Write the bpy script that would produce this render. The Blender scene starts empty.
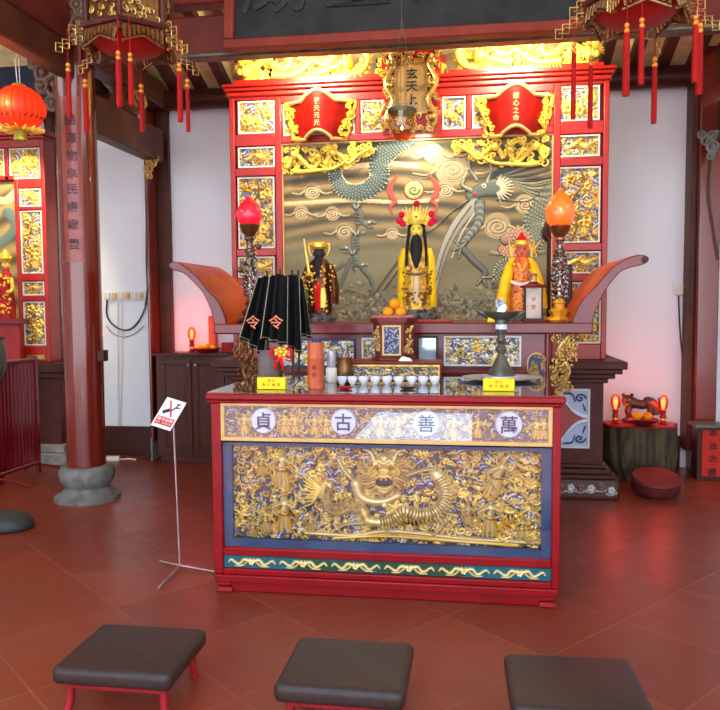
import bpy, math, random
import numpy as np
from mathutils import Matrix, Vector
PI = math.pi
rng = np.random.default_rng(7); random.seed(7)
COL = bpy.context.scene.collection
# ------------------------------------------------------------------ camera
YAW, PIT, ROL, FPX, EYE = math.radians(8.3), math.atan(51/760), math.radians(-.4), 760., 1.6
_f = np.array([-math.sin(YAW)*math.cos(PIT), math.cos(YAW)*math.cos(PIT), -math.sin(PIT)])
_r0 = np.array([math.cos(YAW), math.sin(YAW), 0]); _u0 = np.cross(_r0, _f)
_r = _r0*math.cos(ROL)+_u0*math.sin(ROL); _u = -_r0*math.sin(ROL)+_u0*math.cos(ROL)
CAM = np.array([0, 0, EYE])
def _ray(x, y): return _f+_r*(x-360)/FPX+_u*(355-y)/FPX
def PY(x, y, Y): d = _ray(x, y); return CAM+d*Y/d[1]            # surveyed point on the plane at depth Y
def PZ(x, y, z): d = _ray(x, y); return CAM+d*(z-EYE)/d[2]      # surveyed point at height z
def WR(x0, y0, x1, y1, Y):
    cx, cy = (x0+x1)/2, (y0+y1)/2
    return PY(x0, cy, Y)[0], PY(x1, cy, Y)[0], PY(cx, y1, Y)[2], PY(cx, y0, Y)[2]
cd = bpy.data.cameras.new('camera'); cam = bpy.data.objects.new('camera', cd); COL.objects.link(cam)
cd.sensor_width = 36; cd.lens = FPX/720*36; cd.clip_end = 200
cam.matrix_world = Matrix(((_r[0], _u[0], -_f[0], 0), (_r[1], _u[1], -_f[1], 0), (_r[2], _u[2], -_f[2], EYE), (0, 0, 0, 1)))
sc = bpy.context.scene; sc.camera = cam
sc.view_settings.view_transform = 'Standard'; sc.view_settings.look = 'None'; sc.view_settings.gamma = 1
sc.view_settings.exposure = 0.0
# ------------------------------------------------------------------ materials
def lin(c): return tuple(((v/255)/12.92 if v/255 <= .04045 else ((v/255+.055)/1.055)**2.4) for v in c)
def mat(name, rgb, rough=.5, metal=0., var=.18, scale=9., bump=.06, bscale=None, coat=0., emit=None, estr=0., rgb2=None, stretch=None):
    m = bpy.data.materials.new(name); m.use_nodes = True; n = m.node_tree.nodes; l = m.node_tree.links
    b = n['Principled BSDF']; c = lin(rgb)
    b.inputs['Roughness'].default_value = rough; b.inputs['Metallic'].default_value = metal
    b.inputs['Specular IOR Level'].default_value = .5 if (coat or metal) else .28; b.inputs['Coat Weight'].default_value = coat; b.inputs['Coat Roughness'].default_value = .08
    tc = n.new('ShaderNodeTexCoord'); mp = n.new('ShaderNodeMapping'); l.new(tc.outputs['Object'], mp.inputs['Vector'])
    if stretch: mp.inputs['Scale'].default_value = stretch
    no = n.new('ShaderNodeTexNoise'); no.inputs['Scale'].default_value = scale; no.inputs['Detail'].default_value = 5
    l.new(mp.outputs[0], no.inputs['Vector'])
    mx = n.new('ShaderNodeMix'); mx.data_type = 'RGBA'
    c2 = lin(rgb2) if rgb2 else tuple(v*(1-var) for v in c)
    c1 = c if rgb2 else tuple(min(1, v*(1+var)) for v in c)
    mx.inputs['A'].default_value = (*c1, 1); mx.inputs['B'].default_value = (*c2, 1)
    rp = n.new('ShaderNodeMapRange'); rp.inputs['From Min'].default_value = .35; rp.inputs['From Max'].default_value = .65
    l.new(no.outputs['Fac'], rp.inputs['Value']); l.new(rp.outputs[0], mx.inputs['Factor']); l.new(mx.outputs['Result'], b.inputs['Base Color'])
    if bump:
        n2 = n.new('ShaderNodeTexNoise'); n2.inputs['Scale'].default_value = bscale or scale*4; l.new(mp.outputs[0], n2.inputs['Vector'])
        bp = n.new('ShaderNodeBump'); bp.inputs['Strength'].default_value = bump; bp.inputs['Distance'].default_value = .01
        l.new(n2.outputs['Fac'], bp.inputs['Height']); l.new(bp.outputs[0], b.inputs['Normal'])
    if emit: b.inputs['Emission Color'].default_value = (*lin(emit), 1); b.inputs['Emission Strength'].default_value = estr
    return m
M = {}
def dm(k, *a, **kw): M[k] = mat(k, *a, **kw)
dm('table_red', (136, 9, 18), .34, coat=0., var=.12)
dm('screen_red', (160, 22, 12), .38, coat=.08, var=.12)
dm('shelf_red', (108, 9, 19), .28, coat=.25, var=.15)
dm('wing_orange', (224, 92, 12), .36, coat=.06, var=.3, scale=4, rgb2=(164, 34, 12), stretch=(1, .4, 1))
dm('column_red', (108, 32, 17), .2, coat=.7, var=.15, scale=4, stretch=(1, 1, .2))
dm('beam_red', (98, 34, 26), .45, var=.25, scale=3)
dm('beam_brown', (80, 42, 28), .5, var=.3, scale=3)
dm('dark_wood', (62, 28, 20), .4, var=.2, scale=6, stretch=(4, 4, .6))
dm('cabinet_wood', (76, 38, 26), .35, var=.2, scale=8, stretch=(5, 5, .5))
dm('pedestal_brown', (76, 30, 23), .5, var=.2)
dm('rafter', (70, 34, 28), .6)
dm('cream_board', (250, 232, 168), .7, var=.15)
dm('plaster', (230, 238, 246), .85, var=.02, scale=1.2, bump=.02)
dm('gold', (240, 196, 70), .34, .6, var=.15, scale=20)
dm('bright_gold', (252, 220, 90), .38, .3, var=.12, scale=20)
dm('old_gold', (186, 152, 84), .35, .7, var=.3, scale=30)
dm('dark_gold', (120, 84, 48), .3, .7, var=.35, scale=40)
dm('silver_carved', (170, 160, 150), .25, .8, var=.5, scale=60, rgb2=(70, 52, 40))
dm('yellow_cloth', (246, 204, 16), .5, var=.15, scale=14, bump=.15)
dm('robe_gold', (226, 178, 40), .35, .3, var=.2, scale=25, rgb2=(150, 96, 20))
dm('armour', (120, 60, 26), .3, .6, var=.5, scale=30, rgb2=(50, 30, 24))
dm('skin_gold', (236, 190, 90), .3, .35)
dm('skin_pink', (208, 112, 84), .45)
dm('skin_dark', (60, 44, 36), .4)
dm('black', (16, 16, 18), .55)
dm('black_cloth', (10, 13, 14), .75, var=.3, bump=.1)
dm('beard', (18, 16, 16), .6, var=.3, scale=40, stretch=(6, 6, .5))
dm('pompom', (226, 20, 70), .8, var=.2, scale=60, bump=.6)
dm('pompom_red', (206, 20, 24), .8, var=.2, scale=60, bump=.6)
dm('tassel', (166, 14, 12), .75, var=.2, scale=30, bump=.5, bscale=120, stretch=(6, 6, .3))
dm('bead', (236, 150, 50), .3, .4)
dm('bronze', (88, 90, 78), .4, .45, var=.3)
dm('steel', (206, 212, 220), .34, .6, var=.05)
dm('white_china', (224, 230, 240), .2, coat=.5, var=.03)
dm('yellow_plastic', (240, 214, 10), .35, var=.04, bump=0)
dm('orange_fruit', (240, 150, 12), .45, var=.12, scale=30, bump=.2, bscale=150)
dm('bamboo', (190, 96, 62), .4, var=.15, stretch=(5, 5, .5))
dm('stone', (136, 134, 128), .7, var=.2, scale=18, bump=.3)
dm('stone_blue', (112, 114, 110), .6, var=.25, scale=14, bump=.35)
dm('vinyl', (54, 42, 38), .38, var=.15, scale=40, bump=.12, bscale=220)
dm('vinyl_green', (52, 58, 56), .5, var=.2, scale=25, bump=.12)
dm('leg_red', (150, 30, 36), .4)
dm('bark', (92, 80, 58), .85, var=.5, scale=8, bump=.9, bscale=22, rgb2=(48, 46, 34), stretch=(3, 3, .5))
dm('stump_top', (120, 36, 26), .4, var=.3)
dm('cushion_red', (108, 36, 30), .6, var=.15, scale=30)
dm('statue_dark', (66, 52, 42), .5, .2, var=.4, scale=25, bump=.4)
dm('sign_black', (38, 42, 44), .5, var=.35, scale=5, bump=.1)
dm('sign_blue', (24, 38, 60), .55, var=.35, scale=6)
dm('frame_pink', (132, 52, 40), .4, var=.12)
dm('cloth_red', (160, 20, 22), .6, var=.2)
dm('paper_red', (186, 40, 30), .6, var=.1)
dm('white_paper', (232, 232, 228), .6, var=.03, bump=0)
dm('white_plastic', (226, 224, 216), .4, var=.03, bump=0)
dm('cable', (50, 52, 54), .5, bump=0)
dm('pole_grey', (176, 160, 156), .4, .5)
dm('ink', (24, 26, 34), .6, bump=0)
dm('ink_blue', (38, 48, 82), .5, bump=0)
dm('roundel_white', (206, 220, 244), .35, var=.03)
dm('slash_red', (200, 24, 44), .5, bump=0)
dm('text_orange', (190, 110, 10), .5, bump=0)
dm('frame_tan', (206, 170, 104), .4, .15, var=.1)
dm('frame_white', (214, 214, 208), .45, var=.06)
dm('blue_ground', (48, 68, 104), .5, var=.15)
dm('teal', (14, 92, 104), .45, var=.15)
dm('green_cap', (150, 150, 50), .5)
dm('rock', (120, 118, 112), .6, var=.6, scale=25, bump=.8, rgb2=(40, 40, 42))
dm('bulb_red', (230, 20, 40), .25, emit=(255, 30, 60), estr=.6, coat=.6, bump=0)
dm('bulb_orange', (240, 90, 30), .25, emit=(255, 80, 26), estr=1.1, coat=.6, bump=0)
dm('bulb_core', (255, 120, 60), .4, emit=(255, 120, 60), estr=9, bump=0)
dm('flame', (255, 240, 200), .4, emit=(255, 236, 190), estr=14, bump=0)
dm('fixture', (255, 255, 255), .4, emit=(255, 226, 170), estr=4, bump=0)
dm('lantern_red', (220, 40, 14), .5, emit=(255, 52, 14), estr=.75, bump=0, var=.25, scale=12)
dm('lantern_glow', (255, 190, 120), .5, emit=(255, 180, 100), estr=10, bump=0)
def relief_mat(name, rough, bump):
    m = bpy.data.materials.new(name); m.use_nodes = True; n = m.node_tree.nodes; l = m.node_tree.links; b = n['Principled BSDF']
    a = n.new('ShaderNodeAttribute'); a.attribute_name = 'Col'
    l.new(a.outputs['Color'], b.inputs['Base Color']); l.new(a.outputs['Alpha'], b.inputs['Metallic']); b.inputs['Roughness'].default_value = rough
    tc = n.new('ShaderNodeTexCoord'); no = n.new('ShaderNodeTexNoise'); no.inputs['Scale'].default_value = 90; l.new(tc.outputs['Object'], no.inputs['Vector'])
    bp = n.new('ShaderNodeBump'); bp.inputs['Strength'].default_value = bump; bp.inputs['Distance'].default_value = .004
    l.new(no.outputs['Fac'], bp.inputs['Height']); l.new(bp.outputs[0], b.inputs['Normal'])
    return m
M['relief'] = relief_mat('gilt_relief', .36, .25); M['mural'] = relief_mat('painted_mural', .6, .08)
def glass_mat(name, tint=(1, 1, 1), refl=1.45, rough=.02, base=0.):
    m = bpy.data.materials.new(name); m.use_nodes = True; n = m.node_tree.nodes; l = m.node_tree.links; n.clear()
    o = n.new('ShaderNodeOutputMaterial'); t = n.new('ShaderNodeBsdfTransparent'); g = n.new('ShaderNodeBsdfGlossy'); f = n.new('ShaderNodeLayerWeight'); x = n.new('ShaderNodeMixShader')
    t.inputs[0].default_value = (*tint, 1); g.inputs['Roughness'].default_value = rough; f.inputs['Blend'].default_value = .5; pw = n.new('ShaderNodeMath'); pw.operation = 'POWER'; pw.inputs[1].default_value = 3.5; l.new(f.outputs['Facing'], pw.inputs[0])
    ad = n.new('ShaderNodeMath'); ad.operation = 'ADD'; ad.use_clamp = True; ad.inputs[1].default_value = base; l.new(pw.outputs[0], ad.inputs[0])
    l.new(ad.outputs[0], x.inputs[0]); l.new(t.outputs[0], x.inputs[1]); l.new(g.outputs[0], x.inputs[2]); l.new(x.outputs[0], o.inputs[0])
    return m
M['glass'] = glass_mat('clear_glass', base=.1); M['front_glass'] = glass_mat('front_glass', base=.035); M['lamp_glass'] = glass_mat('lamp_glass', (.96, .9, .7), 1.5, .03, .06)
# ------------------------------------------------------------------ mesh builder
def catmull(P, n):
    P = [np.array(p, float) for p in P]
    if len(P) == 2: return [P[0]+(P[1]-P[0])*t for t in np.linspace(0, 1, n)]
    Q = [2*P[0]-P[1]]+P+[2*P[-1]-P[-2]]; out = []; S = len(P)-1
    for t in np.linspace(0, S, n):
        i = min(int(t), S-1); u = t-i; a, b, c, d = Q[i:i+4]
        out.append(.5*((2*b)+(c-a)*u+(2*a-5*b+4*c-d)*u*u+(3*b-a-3*c+d)*u**3))
    return out
class MB:
    def __init__(s, mtx=None): s.v = []; s.f = []; s.m = mtx or Matrix()
    def add(s, V, Fc):
        o = len(s.v); s.v += [tuple(s.m @ Vector(tuple(p))) for p in V]; s.f += [tuple(i+o for i in f) for f in Fc]; return s
    def box(s, x0, x1, y0, y1, z0, z1):
        return s.add([(x0, y0, z0), (x1, y0, z0), (x1, y1, z0), (x0, y1, z0), (x0, y0, z1), (x1, y0, z1), (x1, y1, z1), (x0, y1, z1)],
                     [(0, 3, 2, 1), (4, 5, 6, 7), (0, 1, 5, 4), (1, 2, 6, 5), (2, 3, 7, 6), (3, 0, 4, 7)])
    def rbox(s, x0, x1, y0, y1, z0, z1, r, seg=3, k=6):      # box rounded in plan, softened top and bottom
        ring = []
        for cx, cy, a0 in ((x1-r, y1-r, 0), (x0+r, y1-r, PI/2), (x0+r, y0+r, PI), (x1-r, y0+r, 1.5*PI)):
            for i in range(k+1): a = a0+PI/2*i/k; ring.append((cx, cy, math.cos(a), math.sin(a)))
        e = min(r, (z1-z0)/2)*.9; prof = []
        for i in range(seg+1): a = PI/2*i/seg; prof.append((z0+e-e*math.cos(a)*1, r-e+e*math.sin(a)))
        for i in range(seg+1): a = PI/2*i/seg; prof.append((z1-e+e*math.sin(a), r-e+e*math.cos(a)))
        V = [(cx+c*q, cy+d*q, z) for z, q in prof for cx, cy, c, d in ring]; n = len(ring)
        Fc = [(j*n+i, j*n+(i+1) % n, (j+1)*n+(i+1) % n, (j+1)*n+i) for j in range(len(prof)-1) for i in range(n)]
        Fc += [tuple(range(n))[::-1], tuple(range((len(prof)-1)*n, len(prof)*n))]
        return s.add(V, Fc)
    def lathe(s, prof, c=(0, 0, 0), n=24, sx=1, sy=1, wob=None):
        V = []
        for r, z in prof:
            for i in range(n):
                a = 2*PI*i/n; q = r*(1+(wob(a, z) if wob else 0)); V.append((c[0]+q*math.cos(a)*sx, c[1]+q*math.sin(a)*sy, c[2]+z))
        Fc = [(j*n+i, j*n+(i+1) % n, (j+1)*n+(i+1) % n, (j+1)*n+i) for j in range(len(prof)-1) for i in range(n)]
        Fc += [tuple(range(n))[::-1], tuple(range((len(prof)-1)*n, len(prof)*n))]
        return s.add(V, Fc)
    def loft(s, secs, n=20, fold=0., nf=9):                   # (z, cx, cy, rx, ry)
        V = []
        for z, cx, cy, rx, ry in secs:
            for i in range(n):
                a = 2*PI*i/n; q = 1+fold*math.cos(nf*a+z*.05); V.append((cx+rx*q*math.cos(a), cy+ry*q*math.sin(a), z))
        Fc = [(j*n+i, j*n+(i+1) % n, (j+1)*n+(i+1) % n, (j+1)*n+i) for j in range(len(secs)-1) for i in range(n)]
        Fc += [tuple(range(n))[::-1], tuple(range((len(secs)-1)*n, len(secs)*n))]
        return s.add(V, Fc)
    def ball(s, c, r, n=14, k=9, ry=None, rz=None):
        ry = ry or r; rz = rz or r; V = [(c[0], c[1], c[2]-rz)]
        for j in range(1, k):
            t = PI*j/k
            for i in range(n): a = 2*PI*i/n; V.append((c[0]+r*math.sin(t)*math.cos(a), c[1]+ry*math.sin(t)*math.sin(a), c[2]-rz*math.cos(t)))
        V.append((c[0], c[1], c[2]+rz)); L = len(V)-1
        Fc = [(0, 1+(i+1) % n, 1+i) for i in range(n)]+[(1+j*n+i, 1+j*n+(i+1) % n, 1+(j+1)*n+(i+1) % n, 1+(j+1)*n+i) for j in range(k-2) for i in range(n)]
        Fc += [(L, 1+(k-2)*n+i, 1+(k-2)*n+(i+1) % n) for i in range(n)]
        return s.add(V, Fc)
    def tube(s, pts, r, n=8, r1=None, smooth=0, flat=1.):
        P = catmull(pts, smooth) if smooth else [np.array(p, float) for p in pts]
        N = len(P); V = []; up = np.array([0.123, .97, .2])
        for i, p in enumerate(P):
            t = P[min(i+1, N-1)]-P[max(i-1, 0)]; t = t/(np.linalg.norm(t)+1e-9)
            a = np.cross(t, up); a /= np.linalg.norm(a)+1e-9; b = np.cross(t, a)
            rr = r if r1 is None else r+(r1-r)*i/(N-1)
            if callable(r): rr = r(i/(N-1))
            for k in range(n): q = 2*PI*k/n; V.append(tuple(p+a*rr*math.cos(q)+b*rr*math.sin(q)*flat))
        Fc = [(j*n+i, j*n+(i+1) % n, (j+1)*n+(i+1) % n, (j+1)*n+i) for j in range(N-1) for i in range(n)]
        Fc += [tuple(range(n))[::-1], tuple(range((N-1)*n, N*n))]
        return s.add(V, Fc)
    def prism(s, poly, y0, y1):                               # polygon in x-z, extruded along y
        n = len(poly); V = [(x, y0, z) for x, z in poly]+[(x, y1, z) for x, z in poly]
        return s.add(V, [tuple(range(n)), tuple(range(n, 2*n))[::-1]]+[(i, i+n, (i+1) % n+n, (i+1) % n) for i in range(n)])
    def frame(s, x0, x1, z0, z1, w, y0, y1):
        s.box(x0, x1, y0, y1, z1-w, z1); s.box(x0, x1, y0, y1, z0, z0+w); s.box(x0, x0+w, y0, y1, z0+w, z1-w); return s.box(x1-w, x1, y0, y1, z0+w, z1-w)
    def build(s, name, m, parent=None, bevel=0, kind=None, ang=40, seg=2):
        me = bpy.data.meshes.new(name)
        if parent is not None:
            o0 = parent.get('_o'); o0 = tuple(o0)
        else:
            a = np.array(s.v); o0 = (float(a[:, 0].mean()), float(a[:, 1].mean()), float(a[:, 2].min()))
            if kind == 'structure': o0 = (0, 0, 0)
        V = [(x-o0[0], y-o0[1], z-o0[2]) for x, y, z in s.v]
        me.from_pydata(V, [], s.f); me.materials.append(M[m] if isinstance(m, str) else m)
        fix_normals(me)
        me.polygons.foreach_set('use_smooth', [True]*len(me.polygons)); me.set_sharp_from_angle(angle=math.radians(ang))
        o = bpy.data.objects.new(name, me); COL.objects.link(o)
        if parent is not None: o.parent = parent
        else: o.location = o0
        o['_o'] = o0
        if bevel:
            b = o.modifiers.new('bevel', 'BEVEL'); b.width = bevel; b.segments = seg; b.limit_method = 'ANGLE'; b.angle_limit = .7
        if kind: o['kind'] = kind
        return o
import bmesh
def fix_normals(me):
    bm = bmesh.new(); bm.from_mesh(me); bmesh.ops.recalc_face_normals(bm, faces=bm.faces); bm.to_mesh(me); bm.free()
def thing(name, label, cat, loc, group=None):
    o = bpy.data.objects.new(name, None); COL.objects.link(o); o.location = loc; o.empty_display_size = .1
    o['_o'] = tuple(float(v) for v in loc); return tag(o, label, cat, group)
def tag(o, label, cat, group=None):
    o['label'] = label; o['category'] = cat
    if group: o['group'] = group
    return o
def copy_tree(o, parent=None):
    c = o.copy(); COL.objects.link(c)
    if parent is not None: c.parent = parent
    for ch in list(o.children): copy_tree(ch, c)
    return c
def glyph(ch, size):
    cu = bpy.data.curves.new('glyph', 'FONT'); cu.body = ch; cu.size = size; cu.align_x = 'CENTER'; cu.align_y = 'CENTER'; cu.extrude = size*.03; cu.resolution_u = 3; cu.offset = size*.008
    o = bpy.data.objects.new('glyph', cu); COL.objects.link(o); bpy.context.view_layer.update()
    me = bpy.data.meshes.new_from_object(o.evaluated_get(bpy.context.evaluated_depsgraph_get()))
    V = [tuple(v.co) for v in me.vertices]; Fc = [tuple(p.vertices) for p in me.polygons]
    bpy.data.objects.remove(o); bpy.data.curves.remove(cu); bpy.data.meshes.remove(me); return V, Fc
def put_text(mb, txt, size, at, pitch=None, vertical=False, tilt=0, bend=None):   # lettering facing -Y
    pitch = pitch or size*1.1; n = len(txt)
    for i, ch in enumerate(txt):
        if ch == ' ': continue
        V, Fc = glyph(ch, size); dx, dz = (0, -(i-(n-1)/2)*pitch) if vertical else ((i-(n-1)/2)*pitch, 0)
        if V:
            xs = [v[0] for v in V]; zs = [v[1] for v in V]; mx, mz = (min(xs)+max(xs))/2, (min(zs)+max(zs))/2
            W = [(v[0]-mx+dx, -v[2], v[1]-mz+dz) for v in V]
            if bend: W = [(math.sin(x/bend)*(bend-y), bend-math.cos(x/bend)*(bend-y), z) for x, y, z in W]
            ct, st = math.cos(tilt), math.sin(tilt)
            W = [(at[0]+x, at[1]+y*ct+z*-st, at[2]+z*ct+y*st) for x, y, z in W]
            mb.add(W, Fc)
    return mb
# ------------------------------------------------------------------ carved reliefs
GOLD = (208, 166, 66); LGOLD = (236, 206, 104); DGOLD = (138, 100, 38); BLUE = (62, 76, 126); DBLUE = (28, 34, 70); WHITE = (176, 180, 196); TAN = (190, 164, 104)
class Relief:
    def __init__(s, u0, v0, u1, v1, col, step=.6, g=0.):
        s.u0, s.v0, s.u1, s.v1 = u0, v0, u1, v1
        s.nu = max(8, int((u1-u0)/step)+1); s.nv = max(8, int((v1-v0)/step)+1); s.su = (u1-u0)/(s.nu-1); s.sv = (v1-v0)/(s.nv-1)
        s.H = np.zeros((s.nv, s.nu)); s.C = np.zeros((s.nv, s.nu, 3)); s.C[:] = lin(col); s.G = np.full((s.nv, s.nu), g)
        s.U, s.V = np.meshgrid(np.linspace(u0, u1, s.nu), np.linspace(v0, v1, s.nv))
    def win(s, u, v, r):
        a = max(0, int((u-r-s.u0)/s.su)); b = min(s.nu, int((u+r-s.u0)/s.su)+2); c = max(0, int((v-r-s.v0)/s.sv)); d = min(s.nv, int((v+r-s.v0)/s.sv)+2)
        return (slice(c, d), slice(a, b)) if a < b and c < d else None
    def dot(s, u, v, r, h, col, g=.5, lift=0., force=False):
        w = s.win(u, v, r)
        if not w: return
        d = 1-((s.U[w]-u)**2+(s.V[w]-v)**2)/(r*r); k = d > 0
        hh = np.where(k, lift+h*np.sqrt(np.clip(d, 0, 1)), -1)
        k = k & (hh >= s.H[w]) if not force else k
        if force: s.H[w] = np.where(k, np.maximum(s.H[w], hh), s.H[w])
        else: s.H[w] = np.where(k, hh, s.H[w])
        s.C[w][k] = lin(col); s.G[w][k] = g
    def stroke(s, pts, r0, r1, h, col, g=.5, lift=0., force=False, col2=None, mid=None):
        P = [np.array(p, float) for p in pts]; L = sum(np.linalg.norm(P[i+1]-P[i]) for i in range(len(P)-1))
        n = max(3, int(L/max(.5, min(r0, r1 if r1 > .4 else r0)*.45))); Q = catmull(P, n)
        for i, p in enumerate(Q):
            t = i/(n-1); r = r0+(r1-r0)*t if mid is None else (r0+(mid-r0)*2*t if t < .5 else mid+(r1-mid)*(2*t-1))
            s.dot(p[0], p[1], max(r, .45), h*(r/max(r0, r1, mid or 0)*.6+.4), col2 if (col2 and (i//2) % 2) else col, g, lift, force)
    def spiral(s, u, v, r, turns, w, h, col, g=.5, dirn=1, a0=0., lift=0., force=False):
        pts = [(u+r*(1-t)*math.cos(a0+dirn*t*turns*2*PI), v+r*(1-t)*.8*math.sin(a0+dirn*t*turns*2*PI)) for t in np.linspace(0, .93, int(8*turns)+3)]
        s.stroke(pts, w, w*.7, h, col, g, lift, force)
    def outlined(s, pts, r0, r1, h, col, line=(60, 60, 50), g=0., lift=0., col2=None, mid=None, e=.9):
        s.stroke(pts, r0+e, r1+e, h*.5, line, g, lift, True, mid=None if mid is None else mid+e); s.stroke(pts, r0, r1, h, col, g, lift+h*.2, True, col2, mid)
    def figure(s, u, v, hgt, h, lean=0., col=LGOLD):           # robed figure, v = feet
        def q(a, b): return (u+a*hgt+lean*b*hgt, v-b*hgt)
        for k, c in ((-.13, GOLD), (.12, GOLD), (-.05, col), (.05, col)): s.stroke([q(k*.4, .5), q(k, .26), q(k*1.3, .03)], hgt*.07, hgt*.045, h*.75, c)
        s.stroke([q(-.02, .46), q(.01, .72)], hgt*.1, hgt*.125, h*.9, col); s.stroke([q(-.1, .47), q(.1, .45)], hgt*.03, hgt*.03, h*1.05, DGOLD)
        s.stroke([q(-.03, .7), q(-.08, .6), q(.05, .52)], hgt*.03, hgt*.02, h*1.05, DGOLD)
        s.dot(*q(.01, .86), hgt*.07, h*1.1, col); s.stroke([q(-.05, .93), q(.01, .98), q(.07, .93)], hgt*.045, hgt*.03, h, GOLD)
        s.stroke([q(-.1, .72), q(-.27, .6), q(-.17, .44)], hgt*.055, hgt*.035, h, col); s.stroke([q(.11, .72), q(.26, .66), q(.3, .86)], hgt*.055, hgt*.035, h, col)
        for k in (-1, 1): s.stroke([q(k*.12, .66), q(k*.3, .42), q(k*.22, .22), q(k*.36, .06)], hgt*.035, hgt*.015, h*.55, GOLD); s.stroke([q(k*.16, .74), q(k*.34, .8), q(k*.3, .96)], hgt*.03, hgt*.012, h*.5, GOLD)
    def hatch(s, u, v, n, L, a, h):
        for i in range(n):
            du, dv = -math.sin(a)*i*1.9, math.cos(a)*i*1.9
            s.stroke([(u+du, v+dv), (u+du+L*.5*math.cos(a), v+dv+L*.5*math.sin(a)-1), (u+du+L*math.cos(a), v+dv+L*math.sin(a))], .75, .5, h, WHITE if i % 2 else BLUE, 0., lift=h*.4, force=True)
    def ornate(s, n, h, seed, size=(2., 5.), cols=(GOLD, LGOLD, DGOLD, GOLD), blue=.25):
        R = random.Random(seed)
        for i in range(n):
            u = R.uniform(s.u0, s.u1); v = R.uniform(s.v0, s.v1); z = R.uniform(*size); c = R.choice(cols); k = R.random(); a = R.uniform(0, 2*PI)
            if R.random() < blue: s.hatch(u, v, 3, z*1.4, a, h*.3); continue
            if k < .4: s.spiral(u, v, z, 1.3, z*.24, h*R.uniform(.4, .8), c, dirn=R.choice((-1, 1)), a0=a)
            elif k < .8: s.stroke([(u, v), (u+z*math.cos(a), v+z*math.sin(a)), (u+1.8*z*math.cos(a+.6), v+1.8*z*math.sin(a+.6))], z*.3, .5, h*R.uniform(.4, .9), c)
            else: s.dot(u, v, z*.5, h*R.uniform(.4, .8), c)
    def dragon(s, pts, r, h, col=GOLD, scale2=DGOLD, head=1, spikes=True, taper=.35):
        Q = catmull(pts, 60)
        if spikes:
            for i in range(2, 58, 2):
                t = Q[i+1]-Q[i-1]; t /= np.linalg.norm(t)+1e-9; nn = np.array([t[1], -t[0]]); rr = r*(1-(1-taper)*i/59)
                s.stroke([Q[i]+nn*rr*.7, Q[i]+nn*rr*1.7-t*rr*-.5], rr*.3, .4, h*.7, col)
        s.stroke(pts, r, r*taper, h, col, col2=scale2)
        p = Q[0]; t = Q[0]-Q[3]; t /= np.linalg.norm(t)+1e-9; nn = np.array([t[1], -t[0]])
        s.dot(*p, r*1.5*head, h*1.15, col); s.stroke([p, p+t*r*2.4*head], r*.9*head, r*.55*head, h*1.15, LGOLD)
        for q in (-1, 1):
            s.stroke([p+nn*q*r*.7, p+nn*q*r*1.6-t*r*1.8], r*.3, .4, h*1.2, LGOLD); s.stroke([p+nn*q*r, p+nn*q*r*2.3-t*r*.4], r*.35, .4, h, col)
            s.stroke([p+t*r*2.2*head, p+t*r*2.8+nn*q*r*1.6, p+t*r*1.6+nn*q*r*2.8], r*.2, .4, h, LGOLD)
    def build(s, name, parent, rect, Y, m='relief', noise=0.):
        x0, x1, z0, z1 = rect; X = x0+(s.U-s.u0)/(s.u1-s.u0)*(x1-x0); Z = z1-(s.V-s.v0)/(s.v1-s.v0)*(z1-z0)
        o0 = tuple(parent['_o']); nv, nu = s.nv, s.nu
        if noise: s.C *= (1+noise*rng.normal(size=(nv, nu, 1)))
        co = np.stack([X-o0[0], Y-s.H-o0[1], Z-o0[2]], -1).reshape(-1, 3).astype(np.float32)
        i = np.arange(nv*nu).reshape(nv, nu); q = np.stack([i[:-1, :-1], i[1:, :-1], i[1:, 1:], i[:-1, 1:]], -1).reshape(-1, 4)
        me = bpy.data.meshes.new(name); me.vertices.add(nv*nu); me.vertices.foreach_set('co', co.ravel())
        me.loops.add(q.size); me.loops.foreach_set('vertex_index', q.ravel().astype(np.int32))
        me.polygons.add(len(q)); me.polygons.foreach_set('loop_start', np.arange(0, q.size, 4, dtype=np.int32))
        me.update(calc_edges=True); me.polygons.foreach_set('use_smooth', [True]*len(q))
        at = me.color_attributes.new('Col', 'FLOAT_COLOR', 'POINT')
        at.data.foreach_set('color', np.concatenate([np.clip(s.C, 0, 1), s.G[..., None]], -1).astype(np.float32).ravel())
        me.materials.append(M[m]); o = bpy.data.objects.new(name, me); COL.objects.link(o); o.parent = parent; o['_o'] = o0
        return o
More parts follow.
